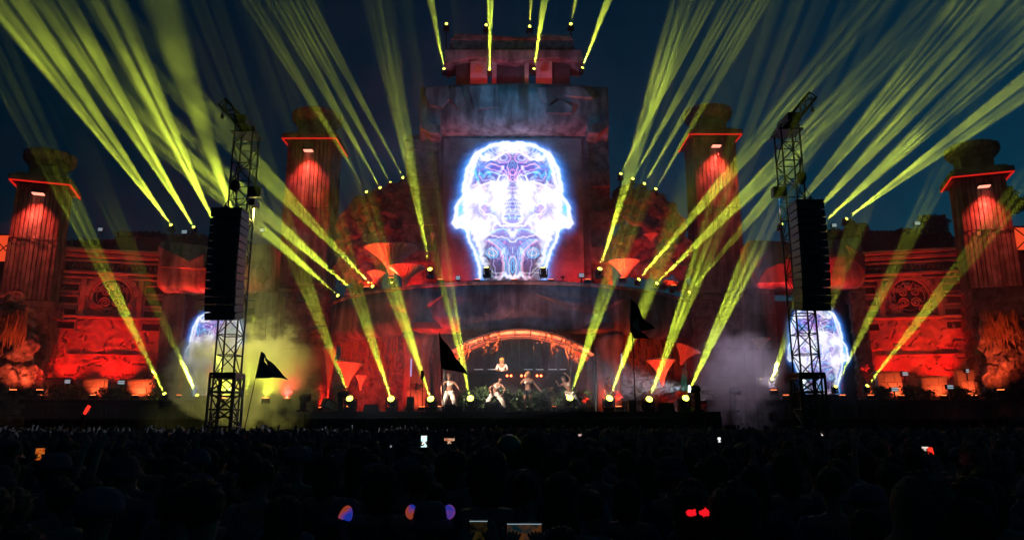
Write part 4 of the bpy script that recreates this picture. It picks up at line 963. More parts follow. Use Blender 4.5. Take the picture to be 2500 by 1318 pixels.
uplighter(Vector((P(1735, 985, 37.5).x, 37.8, FLOOR)), (0, .8, .8), 560, RED, 'floor lamp lighting the right slate pillar red', 110)
uplighter(P(955, 690, 37.3), (0, .5, .9), 230, (1, .05, .02), 'floor lamp under the widest balcony mushroom', 120)
uplighter(P(895, 712, 38.6), (0, .5, .8), 150, (1, .045, .018), 'floor lamp among the left balcony ferns', 120)
uplighter(P(1520, 690, 37.3), (0, .5, .9), 150, (1, .05, .02), 'floor lamp under the right balcony mushroom', 120)
uplighter(P(1645, 708, 39), (0, .5, .8), 120, (1, .045, .018), 'floor lamp among the right balcony palms', 120)
for i, px in enumerate((1062, 1118, 1290, 1400, 1427)):
    uplighter(Vector((P(px, 680, 39.9).x, 39.9, ZT)), (.0, .55, .9), 70 if i != 2 else 25, RED, 'red floor lamp at the foot of the central tower, %s from the left' % nth[i], 120)
for i, (px, s) in enumerate(((870, 1), (1000, 1), (1510, 1), (1620, 1))):
    uplighter(Vector((P(px, 690, 41.3).x, 41.3, ZT)), (0, .45, .9), 170, RED, 'red floor lamp under the rock arches, %s from the left' % nth[i], 110)
for i, px in enumerate((1075, 1165, 1255, 1345, 1435)):
    uplighter(Vector((P(px, 688, 36.9).x, 36.9, ZT)), (0, .3, 1), 230 if i in (0, 4) else 150, RED if i in (0, 4) else (1, .12, .2), 'narrow lamp on the balcony rim aimed at the tower cap, %s from the left' % nth[i], 26)
# cool front light from the truss towers, plus added spots for the smoke
for i, (c, sg) in enumerate(((cL, -1), (cR, 1))):
    o = empty('flood_light', (c.x - sg * .75, 26.4, Z(470, 26.4)), 0, 'dim blue flood light with an added smoke light, clamped to the %s truss tower' % SIDE[i], 'flood light', 'blue flood lights')
    MB().box(-.25, .25, -.15, .15, -.2, .2).build('housing', 'black', o, bevel=.02); MB().box(-.2, .2, .151, .16, -.15, .15).build('lens', 'whiteled', o)
    sm_ = P(590, 925, 36.6) if sg < 0 else P(1800, 900, 36.3)
    spot(o, (0, .3, 0), sm_ - Vector((c.x - sg * .75, 26.4, Z(470, 26.4))), 42000 if sg < 0 else 22000, (.9, .82, .16) if sg < 0 else (.62, .5, .66), 36 if sg < 0 else 24, 1, .2)  # added yellow and lilac spots that brighten the two smoke clouds
    for tx, tz, e, dg in ((0, 19.5, 4800, 30), (0, 8, 1400, 40), (sg * 12, 10, 900, 40), (sg * 21, 10, 900, 40)):
        spot(o, (0, .3, 0), Vector((tx, 39, tz)) - Vector((c.x, 26.4, Z(470, 26.4))), e * (1.7 if abs(tx) < 1 else .4), (.02, .36, .75), dg, 1, .2)

# followspot tower with white lamp on the right, small one on the left
def side_stand(px, Y, ptop, label, white):
    p = P(px, 990, Y); zt = Z(ptop, Y); o = empty('followspot_stand', (p.x, Y, FLOOR), 0, label, 'lamp stand', 'lamp stands at the stage ends'); h = zt - FLOOR
    MB().box(-.25, .25, -.2, .2, 0, .1).box(-.13, .13, -.1, .1, .1, h * .8).build('post', 'black', o)
    s = -1 if white else 1
    T_ = Matrix.Translation((s * .1, -.1, h * .86)) @ Matrix.Rotation(R(90) * s, 4, 'Y')
    MB().lathe([(.13, -.25), (.2, -.1), (.2, .25), (.17, .27)], (0, 0, 0), 16, T=T_).build('lamp_head', 'black', o)
    MB().lathe([(0, .271), (.15, .271), (.15, .28), (0, .285)], (0, 0, 0), 16, T=T_).build('lens', 'whitelens' if white else 'black', o)
    if white: spot(o, (s * .45, -.1, h * .86), (s, -.35, .08), 14000, (.8, .85, 1), 34, 1, .1)
side_stand(1703, 35.2, 940, 'tall black followspot with a white flare at the right end of the stage', True)
side_stand(832, 35.2, 955, 'black followspot on a post at the left end of the stage', False)
side_stand(1790, 36.5, 945, 'thin dark lamp post standing in the grey smoke', False)
side_stand(740, 36.0, 965, 'thin dark lamp post standing left of the stage in red smoke', False)
# lamps leaning at the left end
o = empty('studio_light', P(795, 1003, 34.3), R(30), 'square tilted light with a pale mesh front at the left end of the stage', 'stage light')
MB().box(-.3, .3, -.2, .3, .1, .55, T=Matrix.Rotation(R(25), 4, 'Y')).build('housing', 'black', o, bevel=.02); MB().box(-.2, .2, -.215, -.205, .18, .48, T=Matrix.Rotation(R(25), 4, 'Y')).build('mesh_front', 'flaggrey', o)

# stage monitors and speaker boxes along the lip
for i, (px, w, h_, kind) in enumerate(((905, 40, 18, 'w'), (1000, 16, 36, 'b'), (1098, 26, 18, 'b'), (1120, 18, 14, 'b'), (1200, 40, 24, 'w'), (1228, 18, 10, 'b'), (1370, 22, 16, 'w'), (1418, 24, 16, 'w'), (1545, 18, 28, 'b'), (1628, 42, 22, 'w'), (1292, 22, 10, 'w'), (1000, 10, 40, 'b'))):
    if i == 11: continue
    p = P(px, 1003, 34.5); W_ = M(w, 1000, 34.5); H_ = M(h_, 1000, 34.5)
    o = empty('stage_monitor', (p.x, 34.5, FLOOR), 0, 'black monitor speaker on the stage edge, %s from the left' % nth[i], 'speaker', 'monitor speakers on the stage edge')
    if kind == 'w': MB().add([(-W_ / 2, 0, 0), (W_ / 2, 0, 0), (W_ / 2, .5, 0), (-W_ / 2, .5, 0), (-W_ / 2 + .06, .04, H_), (W_ / 2 - .06, .04, H_), (W_ / 2 - .04, .35, H_ * .6), (-W_ / 2 + .04, .35, H_ * .6)], [(0, 3, 2, 1), (4, 5, 6, 7), (0, 1, 5, 4), (1, 2, 6, 5), (2, 3, 7, 6), (3, 0, 4, 7)]).build('cabinet', 'black', o, bevel=.02)
    else: MB().box(-W_ / 2, W_ / 2, 0, .45, 0, H_).build('cabinet', 'black', o, bevel=.02)
    MB().box(-W_ / 2 + .08, W_ / 2 - .08, -.02, -.002, .05, H_ - .06).build('grille', 'cloth', o)
# little pale lamps on the ledges and dim blue tubes
for i, (px, py, Y, w) in enumerate(((296, 933, 38.2, 18), (165, 931, 38.2, 15), (2210, 912, 38.4, 15), (2185, 950, 37.6, 18), (2320, 944, 37.6, 16), (2362, 905, 38.4, 9), (1118, 678, 37.2, 12), (1420, 672, 38, 14), (640, 562, 44, 12), (245, 560, 45, 12), (450, 566, 43, 14), (2240, 545, 45, 14), (2037, 550, 43, 12))):
    p = P(px, py, Y); W_ = M(w, py, Y); o = empty('strobe_lamp', p, 0, ['pale grey strobe between the second and third lit walls, left side', 'dim strobe above the left lit walls by the first gap', 'dim strobe above the first lit wall on the right side', 'pale strobe on the deck before the right lit walls', 'dim blue strobe right of the middle lit wall', 'smallest strobe by the right edge tower foot', 'dim strobe on the balcony left of the big screen foot', 'dim strobe on the balcony right of the big screen foot', 'dim strobe on a roof right of the left truss tower', 'dim strobe on the roof left of the left carved wall top', 'dim strobe on the roof left of the left speakers', 'dim strobe on the roof above the right carved wall', 'dim strobe on the roof right of the right speakers'][i], 'lamp', 'small pale strobe lamps')
    MB().box(-W_ / 2, W_ / 2, 0, .2, -.12, .12).build('housing', 'black', o); MB().box(-W_ / 2 + .02, W_ / 2 - .02, -.012, -.002, .015, .09).box(-W_ / 2 + .02, W_ / 2 - .02, -.012, -.002, -.09, -.015).build('tube', 'whiteled', o)
    MB().tube([(0, .1, -.12), (0, .1, -.5)], .04, 5).build('stand', 'black', o)
for px, a, b_, Y, lb in ((1003, 875, 918, 36, 'short blue glowing tube light left of the booth'), (1518, 863, 895, 36, 'short pale glowing tube light right of the booth')):
    p0, p1 = P(px, b_, Y), P(px, a, Y)
    o = empty('tube_light', (p0.x, Y, p0.z), 0, lb, 'tube light'); MB().tube([(0, 0, 0), (0, 0, p1.z - p0.z)], .035, 6).build('tube', 'blueled' if px < 1200 else 'whiteled', o); MB().tube([(0, .08, FLOOR - p0.z), (0, .08, p1.z - p0.z)], .03, 6).build('stand', 'black', o)

# ------------------------------------------------------------ flags
def flag(pole, Yf, cloth, label, m, patch=None, seed=0):
    (x0, y0), (x1, y1) = pole; p0, p1 = P(x0, y0, Yf), P(x1, y1, Yf); base = Vector((p0.x, Yf, 0))
    o = empty('pole_flag', base, 0, label, 'flag', 'flags held above the crowd')
    lo = P(x0, y0, Yf); dirn = (p1 - lo).normalized(); foot = lo - dirn * (lo.z - 1.2) / dirn.z
    MB().tube([foot - base, p1 - base], [.018, .012], 6).build('pole', 'black', o)
    def sheet(pts, off, name, mm):
        # triangle fan grid with ripples
        a, b_, c = [P(*q, Yf) - base for q in pts]; n = 22; vs = []; idx = {}; fs = []
        for i in range(n + 1):
            for j in range(i + 1):
                f = i / n; g = j / max(i, 1); v = a.lerp(b_.lerp(c, g), f) if i else a.copy()
                rp = (v - (p1 - base)).length; v = v + Vector((0, .15 * math.sin(rp * 9 + seed) * min(1, g * 3 + .0) + off, .02 * math.sin(rp * 11 + seed + 1) * g))
                idx[i, j] = len(vs); vs.append(v)
        for i in range(n):
            for j in range(i + 1):
                fs.append((idx[i, j], idx[i + 1, j], idx[i + 1, j + 1]))
                if j < i: fs.append((idx[i, j], idx[i + 1, j + 1], idx[i, j + 1]))
        ob = MB().add(vs, fs).build(name, mm, o, smooth=True); md = ob.modifiers.new('thickness', 'SOLIDIFY'); md.thickness = .006; return ob
    for pts in cloth: sheet(pts, 0, 'cloth', m)
    if patch: sheet(patch, -.14, 'patch', 'flagtan')
    return o
flag(((605, 1010), (638, 858)), 24, [((638, 858), (625, 923), (668, 921)), ((638, 858), (668, 921), (703, 926))], 'grey triangular flag flying before the yellow smoke', 'flaggrey', seed=1)
flag(((1083, 1010), (1073, 812)), 17, [((1073, 815), (1078, 900), (1143, 914))], 'large black triangular flag before the left side of the booth', 'flagblack', seed=2)
flag(((1552, 1010), (1540, 727)), 17, [((1540, 728), (1538, 812), (1597, 806)), ((1540, 800), (1547, 826), (1588, 828))], 'black flag with a tan shape right of the booth', 'flagblack', [(1560, 770), (1541, 795), (1556, 824)], seed=3)
o = empty('tall_pole', (P(1034, 1000, 22).x, 22, 0), 0, 'thin black pole with a fat top standing out of the crowd left of the booth', 'pole')
MB().tube([(0, 0, .3), (-.06, 0, Z(910, 22))], .012, 6).build('shaft', 'black', o); MB().tube([(-.06, 0, Z(925, 22)), (-.06, 0, Z(905, 22))], .05, 8).build('top', 'black', o)

# ------------------------------------------------------------ people
def skin_mesh(name, joints, edges, rad, root=0, sub=1):
    keys = list(joints); me = bpy.data.meshes.new(name); me.from_pydata([joints[k] for k in keys], [(keys.index(a), keys.index(b)) for a, b in edges], [])
    ob = bpy.data.objects.new(name, me); COL.objects.link(ob); sk = ob.modifiers.new('skin', 'SKIN'); sk.use_smooth_shade = True; sk.branch_smoothing = .4
    if not me.skin_vertices: pass
    for i, k in enumerate(keys):
        r = rad[k]; r = (r, r) if not isinstance(r, tuple) else r; me.skin_vertices[0].data[i].radius = r; me.skin_vertices[0].data[i].use_root = (k == keys[root])
    ss = ob.modifiers.new('sub', 'SUBSURF'); ss.levels = sub; ss.render_levels = sub
    dg = bpy.context.evaluated_depsgraph_get(); out = bpy.data.meshes.new_from_object(ob.evaluated_get(dg)); out.name = name
    bpy.data.objects.remove(ob); out.shade_smooth(); return out
RADS = dict(pelvis=(.15, .115), spine=(.125, .095), chest=(.165, .115), neck=(.055, .055), jaw=(.062, .07), head=(.082, .095), crown=(.07, .08),
            shL=.062, shR=.062, elL=.044, elR=.044, wrL=.028, wrR=.028, paL=(.04, .018), paR=(.04, .018), hiL=(.095, .1), hiR=(.095, .1), knL=.062, knR=.062, anL=.04, anR=.04, heL=.035, heR=.035, toL=.03, toR=.03)
BASE = dict(pelvis=(0, 0, .95), spine=(0, 0, 1.13), chest=(0, 0, 1.33), neck=(0, .0, 1.48), jaw=(0, -.02, 1.56), head=(0, -.005, 1.645), crown=(0, .005, 1.70),
            shL=(-.19, 0, 1.40), shR=(.19, 0, 1.40), elL=(-.25, .03, 1.12), elR=(.25, .03, 1.12), wrL=(-.24, -.06, .88), wrR=(.24, -.06, .88), paL=(-.235, -.09, .81), paR=(.235, -.09, .81),
            hiL=(-.095, 0, .88), hiR=(.095, 0, .88), knL=(-.11, -.02, .5), knR=(.11, -.02, .5), anL=(-.12, .02, .09), anR=(.12, .02, .09), heL=(-.12, .05, .04), heR=(.12, .05, .04), toL=(-.13, -.14, .03), toR=(.13, -.14, .03))
EDG = [('pelvis', 'spine'), ('spine', 'chest'), ('chest', 'neck'), ('neck', 'jaw'), ('jaw', 'head'), ('head', 'crown'), ('chest', 'shL'), ('chest', 'shR'), ('shL', 'elL'), ('shR', 'elR'), ('elL', 'wrL'), ('elR', 'wrR'), ('wrL', 'paL'), ('wrR', 'paR'),
       ('pelvis', 'hiL'), ('pelvis', 'hiR'), ('hiL', 'knL'), ('hiR', 'knR'), ('knL', 'anL'), ('knR', 'anR'), ('anL', 'heL'), ('anR', 'heR'), ('anL', 'toL'), ('anR', 'toR')]
def body(name, pose, fingers=True, face=True, radmul=1.0):
    J = {k: Vector(v) for k, v in {**BASE, **pose}.items()}; E = list(EDG); Rr = dict(RADS)
    if fingers:
        for s in 'LR':
            pa, wr = J['pa' + s], J['wr' + s]; d = (pa - wr).normalized(); side = d.cross(Vector((0, 1, .2))).normalized(); nrm = d.cross(side).normalized()
            for k in range(4):
                b0 = pa + d * .025 + side * (.018 * (k - 1.5)); L = (.062, .078, .072, .055)[k]
                J['f%d%sa' % (k, s)] = b0; J['f%d%sb' % (k, s)] = b0 + d * L * .55 + nrm * .008; J['f%d%sc' % (k, s)] = b0 + d * L * .9 + nrm * .025
                E += [('pa' + s, 'f%d%sa' % (k, s)), ('f%d%sa' % (k, s), 'f%d%sb' % (k, s)), ('f%d%sb' % (k, s), 'f%d%sc' % (k, s))]
                for q in 'abc': Rr['f%d%s%s' % (k, s, q)] = .0095 if q != 'c' else .007
            J['t' + s + 'a'] = pa - d * .01 + side * .045; J['t' + s + 'b'] = pa + d * .025 + side * .065
            E += [('pa' + s, 't' + s + 'a'), ('t' + s + 'a', 't' + s + 'b')]; Rr['t' + s + 'a'] = .011; Rr['t' + s + 'b'] = .009
    if face:
        f = (J['head'] - J['neck']).normalized(); fw = J.get('facing', Vector((0, -1, 0))); fw = (fw - f * fw.dot(f)).normalized()
    J.pop('facing', None)
    me = skin_mesh(name, J, E, Rr)
    if face:
        bm = bmesh.new(); bm.from_mesh(me); hc = J['head']; sd = f.cross(fw).normalized()
        def blob(c, r, sc):
            g = bmesh.ops.create_icosphere(bm, subdivisions=1, radius=r)
            for v in g['verts']: v.co = c + sd * v.co.x * sc[0] + fw * v.co.y * sc[1] + f * v.co.z * sc[2]
        blob(hc + fw * .095 - f * .02, .016, (.8, 1, 1.6)); blob(hc + fw * .082 - f * .06, .018, (1.3, .5, .4))
        for s in (-1, 1): blob(hc + sd * s * .083 - f * .012, .022, (.35, .8, 1.3)); blob(hc + fw * .082 + sd * s * .03 + f * .008, .011, (1.2, .6, .7))
        bm.to_mesh(me); bm.free(); me.shade_smooth()
    return me, J
def garment(name, J, parts, rads, sub=1):
    keys = []; 
    for a, b in parts:
        for k in (a, b):
            if k not in keys: keys.append(k)
    return skin_mesh(name, {k: J[k] for k in keys}, parts, rads, 0, sub)
def add(me, name, m, parent):
    me.materials.clear(); me.materials.append(MT[m] if isinstance(m, str) else m); o = bpy.data.objects.new(name, me); COL.objects.link(o); o.parent = parent; return o
def hair_mesh(J, long_=0, vol=1.0, seed=0):
    h = J['head']; up = (J['head'] - J['neck']).normalized(); fw = Vector((0, -1, 0)); fw = J.get('facing', fw); fw = (fw - up * fw.dot(up)).normalized(); sd = up.cross(fw)
    mb = MB().lump((0, 0, 0), 1, 4, .17, 5, (1, 1, 1), seed); n0 = 0
    vs = []
    for v in mb.v:
        v = Vector(v); x, y, z = v.x * .1 * vol, v.y, v.z * .1 * vol
        yy = (y if y > -.15 else -.15 + (y + .15) * .35) * .115 * vol
        if z < -.02 * vol and long_: z = z * (1 + long_ * 3)
        vs.append(h + sd * x + (-fw) * (yy + .012) + up * (z + .035))
    mb.v = [tuple(v) for v in vs]; return mb.mesh('hair', True)
# dancers, singer, disc jockey
def performer(px, pfoot, Y, pose, label, top, bottom, hair, longh=0, rz=0, scale=1.0, baggy=0, crop=False, skirt=False, vol=1.0, z=None, bald=False):
    p = P(px, pfoot, Y); o = empty('person', (p.x, Y, FLOOR if z is None else z), rz, label, 'person', 'performers on the stage'); o.scale = (scale,) * 3
    me, J = body('body', pose); add(me, 'body', 'skin', o)
    tr = {'chest': (.18, .135), 'spine': (.142, .112), 'pelvis': (.165, .13), 'shL': .078, 'shR': .078, 'hiL': (.11, .115), 'hiR': (.11, .115), 'elL': .055, 'elR': .055, 'wrL': .04, 'wrR': .04, 'neck': (.06, .06)}
    J2 = dict(J)
    if crop: J2['spine'] = J['spine'].lerp(J['chest'], .12)
    parts = [('chest', 'spine'), ('chest', 'shL'), ('chest', 'shR')] if crop else [('chest', 'spine'), ('spine', 'pelvis'), ('chest', 'shL'), ('chest', 'shR'), ('shL', 'elL'), ('shR', 'elR')]
    add(garment('top', J2, parts, tr), 'top', top, o)
    if skirt:
        J2['hemL'] = J['hiL'].lerp(J['knL'], .45); J2['hemR'] = J['hiR'].lerp(J['knR'], .45); q = dict(tr); q['hemL'] = q['hemR'] = .125
        add(garment('shorts', J2, [('pelvis', 'hiL'), ('pelvis', 'hiR'), ('hiL', 'hemL'), ('hiR', 'hemR')], q), 'shorts', bottom, o)
    else:
        q = dict(tr); q['knL'] = q['knR'] = .085 + baggy; q['anL'] = q['anR'] = .06 + baggy * 1.2; q['hiL'] = q['hiR'] = (.125 + baggy * .6, .125 + baggy * .6)
        add(garment('trousers', J, [('pelvis', 'hiL'), ('pelvis', 'hiR'), ('hiL', 'knL'), ('hiR', 'knR'), ('knL', 'anL'), ('knR', 'anR')], q), 'trousers', bottom, o)
    sh = MB()
    for s in 'LR':
        a, t_ = J['he' + s], J['to' + s]; sh.tube([a + Vector((0, 0, .0)), a.lerp(t_, .5), t_], [.05, .052, .04], 8, .9)
    sh.build('shoes', 'blackc' if bottom == 'blackc' else 'white', o, smooth=True)
    if not bald: add(hair_mesh(J, longh, vol), 'hair', hair, o)
    return o, J
performer(1096, 1003, 34.9, dict(spine=(.02, -.02, 1.1), chest=(.04, -.03, 1.3), neck=(.02, -.05, 1.45), jaw=(.0, -.09, 1.52), head=(-.01, -.11, 1.61), crown=(-.01, -.1, 1.66), shL=(-.15, -.03, 1.38), shR=(.22, -.02, 1.36), elL=(-.38, -.05, 1.16), wrL=(-.36, -.18, .93), paL=(-.34, -.2, .86), elR=(.42, -.06, 1.12), wrR=(.5, -.2, .95), paR=(.56, -.23, .93), hiL=(-.1, 0, .86), knL=(-.24, -.12, .5), anL=(-.26, .0, .09), heL=(-.26, .05, .04), toL=(-.32, -.14, .03), knR=(.24, -.16, .5), anR=(.32, .0, .09), heR=(.32, .05, .04), toR=(.38, -.14, .03), pelvis=(0, 0, .9), hiR=(.1, 0, .86)),
          'long haired dancer in cream vest and trousers, leftmost of the four', 'white', 'white', 'hair', .8, baggy=.035, crop=True, vol=1.1, scale=1.02)
performer(1211, 1003, 34.9, dict(pelvis=(-.06, .05, .82), spine=(-.02, -.02, .98), chest=(.08, -.12, 1.16), neck=(.14, -.18, 1.29), jaw=(.17, -.23, 1.35), head=(.19, -.26, 1.43), crown=(.2, -.26, 1.49), shL=(-.1, -.1, 1.24), shR=(.26, -.14, 1.2), elL=(-.3, -.1, 1.02), wrL=(-.2, -.25, .78), paL=(-.17, -.28, .72), elR=(.4, -.2, 1.0), wrR=(.3, -.3, .8), paR=(.27, -.32, .74), hiL=(-.15, .05, .78), hiR=(.04, .05, .78), knL=(-.36, -.1, .46), anL=(-.5, .05, .09), heL=(-.5, .1, .04), toL=(-.58, -.08, .03), knR=(.3, -.14, .46), anR=(.42, .02, .09), heR=(.42, .06, .04), toR=(.46, -.12, .03)),
          'shaven headed dancer lunging in a cream vest and cream trousers, second from left', 'white', 'white', 'hair', 0, baggy=.03, crop=True, bald=True, scale=1.05)
performer(1289, 1003, 34.7, dict(elL=(-.32, -.12, 1.2), wrL=(-.12, -.24, 1.38), paL=(-.06, -.25, 1.44), elR=(.34, -.05, 1.16), wrR=(.5, -.12, .98), paR=(.54, -.14, .92), knL=(-.14, -.04, .48), anL=(-.12, .0, .09), knR=(.13, -.08, .5)),
          'long haired singer in a pale top and black shorts, microphone at the mouth', 'white', 'blackc', 'blond', 1.2, crop=True, skirt=True, vol=1.12, scale=1.07)
p = P(1289, 1003, 34.7); mc = empty('microphone', (p.x - .05, p.y - .29, FLOOR + 1.58), 0, 'small black microphone in the hand of the singer', 'microphone')
MB().tube([(0, -.02, -.13), (0, 0, 0)], [.014, .018], 8).build('handle', 'black', mc); MB().lump((0, .005, .02), .03, 2, .05).build('mesh_head', 'steel', mc, smooth=True)
performer(1390, 1003, 34.9, dict(pelvis=(.03, 0, .9), spine=(-.03, -.03, 1.08), chest=(-.12, -.04, 1.26), neck=(-.2, -.05, 1.4), jaw=(-.24, -.08, 1.47), head=(-.27, -.1, 1.55), crown=(-.29, -.1, 1.6), shL=(-.3, -.02, 1.3), shR=(.04, -.02, 1.36), elR=(.06, -.14, 1.56), wrR=(-.12, -.2, 1.74), paR=(-.18, -.2, 1.79), elL=(-.48, -.08, 1.2), wrL=(-.56, -.18, 1.34), paL=(-.6, -.2, 1.4), hiL=(-.06, 0, .85), hiR=(.12, 0, .85), knL=(-.1, -.2, .5), anL=(-.14, -.1, .09), heL=(-.14, -.05, .04), toL=(-.2, -.24, .03), knR=(.36, -.05, .5), anR=(.58, .05, .1), heR=(.58, .1, .05), toR=(.66, -.08, .03)),
          'dancer in cream leaning back with one arm over the head, rightmost of the four', 'white', 'white', 'hair', .5, baggy=.04, scale=1.0, crop=True)
o, J = performer(1225, 905, 37.2, dict(chest=(0, -.05, 1.33), elL=(-.3, -.1, 1.12), elR=(.3, -.1, 1.12), wrL=(-.1, -.36, 1.08), wrR=(.1, -.36, 1.08), paL=(-.06, -.42, 1.07), paR=(.06, -.42, 1.07), neck=(0, -.06, 1.47), jaw=(0, -.1, 1.55), head=(0, -.11, 1.63), crown=(0, -.1, 1.69)),
          'disc jockey in a cream shirt and yellow headband standing behind the booth', 'white', 'white', 'blond', .8, z=bz - 1.0, vol=1.2)
hb = MB(); hb.lathe([(.1, -.025), (.118, -.02), (.118, .03), (.1, .035)], J['head'] + Vector((0, .0, .035)), 20); hb.build('headband', mat('yellow_headband', (.7, .5, .08), .7, col2=(.8, .6, .1), scale=8, bump=.1), o)
performer(1488, 1003, 36.8, dict(), 'dark clothed person standing in shadow right of the dancers beside the orange plant', 'blackc', 'blackc', 'hair', 0, rz=R(30))
# added warm spotlight brightening the performers, set on the left truss tower
fl = empty('added_front_spotlight', (0, 26, 11.2), 0, 'small added white front spotlight hung high over the crowd centre', 'stage light')
fl.location = (cL.x + .8, 26.2, Z(500, 26.3)); fl['label'] = 'small added white front spotlight clamped to the left truss tower beside the speakers'
MB().box(-.12, .12, -.3, .2, -.12, .12).build('housing', 'black', fl, bevel=.02)
MB().lathe([(0, .2), (.1, .2), (.1, .22), (0, .23)], (0, 0, 0), 14, T=Matrix.Rotation(R(-90), 4, 'X')).build('lens', 'whiteled', fl)
for tx, tz, e, dg in ((-3.1, FLOOR + .85, 1500, 8), (-.8, FLOOR + .85, 1500, 8), (.8, FLOOR + .9, 800, 6), (2.9, FLOOR + .85, 1300, 8), (-.5, bz + .5, 800, 3)):
    spot(fl, (0, .3, 0), Vector((tx, 35.0 if tz < 5 else 37, tz)) - fl.location, e * 17, (1, .8, .64), dg, .45, .05)

# ------------------------------------------------------------ crowd
def crowd_pose(kind, rs):
    p = {}
    if kind == 'up': p = dict(elR=(.3, -.12, 1.55), wrR=(.26, -.16, 1.80), paR=(.25, -.17, 1.87))
    if kind == 'both': p = dict(elR=(.33, -.1, 1.5), wrR=(.3, -.18, 1.74), paR=(.29, -.2, 1.81), elL=(-.33, -.1, 1.5), wrL=(-.3, -.16, 1.76), paL=(-.29, -.18, 1.83))
    if kind == 'phone': p = dict(elR=(.26, -.25, 1.55), wrR=(.09, -.36, 1.80), paR=(.06, -.37, 1.87), elL=(-.26, -.25, 1.55), wrL=(-.09, -.36, 1.80), paL=(-.06, -.37, 1.87))
    if kind == 'tilt': p = dict(jaw=(.03, -.03, 1.555), head=(.06, -.02, 1.63), crown=(.075, -.01, 1.685))
    return p
CR = {}
for kind in ('down', 'up', 'both', 'phone', 'tilt'):
    me, J = body('body', crowd_pose(kind, random), fingers=kind != 'down', face=True); me.materials.append(MT['crowdskin'])
    tr = {'chest': (.185, .135), 'spine': (.15, .118), 'pelvis': (.17, .135), 'shL': .082, 'shR': .082, 'elL': .06, 'elR': .06, 'neck': (.06, .06)}
    sh = garment('shirt', J, [('chest', 'spine'), ('spine', 'pelvis'), ('chest', 'shL'), ('chest', 'shR'), ('shL', 'elL'), ('shR', 'elR')], tr)
    CR[kind] = (me, sh, J)
HM = {}
for nm, (ln, vol, seed) in dict(short=(0, 1.0, 1), bob=(.55, 1.12, 2), long=(1.3, 1.1, 3), curly=(.3, 1.32, 4)).items():
    HM[nm] = hair_mesh(CR['down'][2], ln, vol, seed); HM[nm].materials.append(MT['hair'])
def cap_mesh(brim):
    c = CR['down'][2]['head']; mb = MB(); mb.lathe([(.118, 0), (.121, .04), (.108, .09), (.07, .125), (0, .137)], c + Vector((0, .01, .01)), 24)
    if brim == 'peak': mb.add([c + Vector(v) for v in ((-.09, -.06, .015), (.09, -.06, .015), (.075, -.2, 0), (0, -.225, -.003), (-.075, -.2, 0), (-.09, -.06, .027), (.09, -.06, .027), (.075, -.2, .012), (0, -.225, .009), (-.075, -.2, .012))], [(0, 1, 2, 3, 4), (9, 8, 7, 6, 5), (0, 5, 6, 1), (1, 6, 7, 2), (2, 7, 8, 3), (3, 8, 9, 4), (4, 9, 5, 0)])
    if brim == 'bucket': mb.lathe([(.12, .02), (.165, -.035), (.168, -.03), (.125, .035)], c + Vector((0, .01, .0)), 24)
    return mb.mesh('cap' if brim != 'bucket' else 'bucket_hat', True)
CAPS = {k: cap_mesh(k) for k in ('peak', 'bucket')}
def person(x, y, kind, hair, m, label, grp, s=1.0, parts=True, rz=0, cap=None, capm=None, skinm=None):
    me, sh, J = CR[kind]; o = empty('person', (x, y, 0), math.pi + rz, label, 'person', grp); o.scale = (s, s, s)
    b_ = bpy.data.objects.new('body', me); COL.objects.link(b_); b_.parent = o
    if parts:
        c = bpy.data.objects.new('shirt', sh.copy() if m not in sh_cache else sh_cache[m][kind] if kind in sh_cache[m] else sh.copy())
        if not c.data.materials: c.data.materials.append(CROWD[m])
        sh_cache.setdefault(m, {})[kind] = c.data
        COL.objects.link(c); c.parent = o
        if kind == 'tilt': hair = 'short'
    hmx = cap or hair
    if cap:
        md = CAPS[cap] if capm is None else CAPS[cap].copy()
        if not md.materials: md.materials.append(CROWD[m] if capm is None else capm)
        h_ = bpy.data.objects.new(md.name.split('.')[0], md)
    else: h_ = bpy.data.objects.new('hair', HM[hair])
    COL.objects.link(h_); h_.parent = o
    if kind == 'tilt':
        Jt = CR['tilt'][2]['head']; h_.location = Jt - CR['down'][2]['head']
    return o
sh_cache = {}
placed = []
def front_person(px, top, wpx, kind, hair, m, label, cap=None, capm=None, rz=0, Yf=None):
    Y = Yf or .205 * F / wpx * .985; p = P(px, top, Y); s = p.z / 1.765
    o = person(p.x, Y, kind, hair, m, label, 'concertgoers in the front rows of the picture', s, True, rz, cap, capm); placed.append((p.x, Y)); return o, s
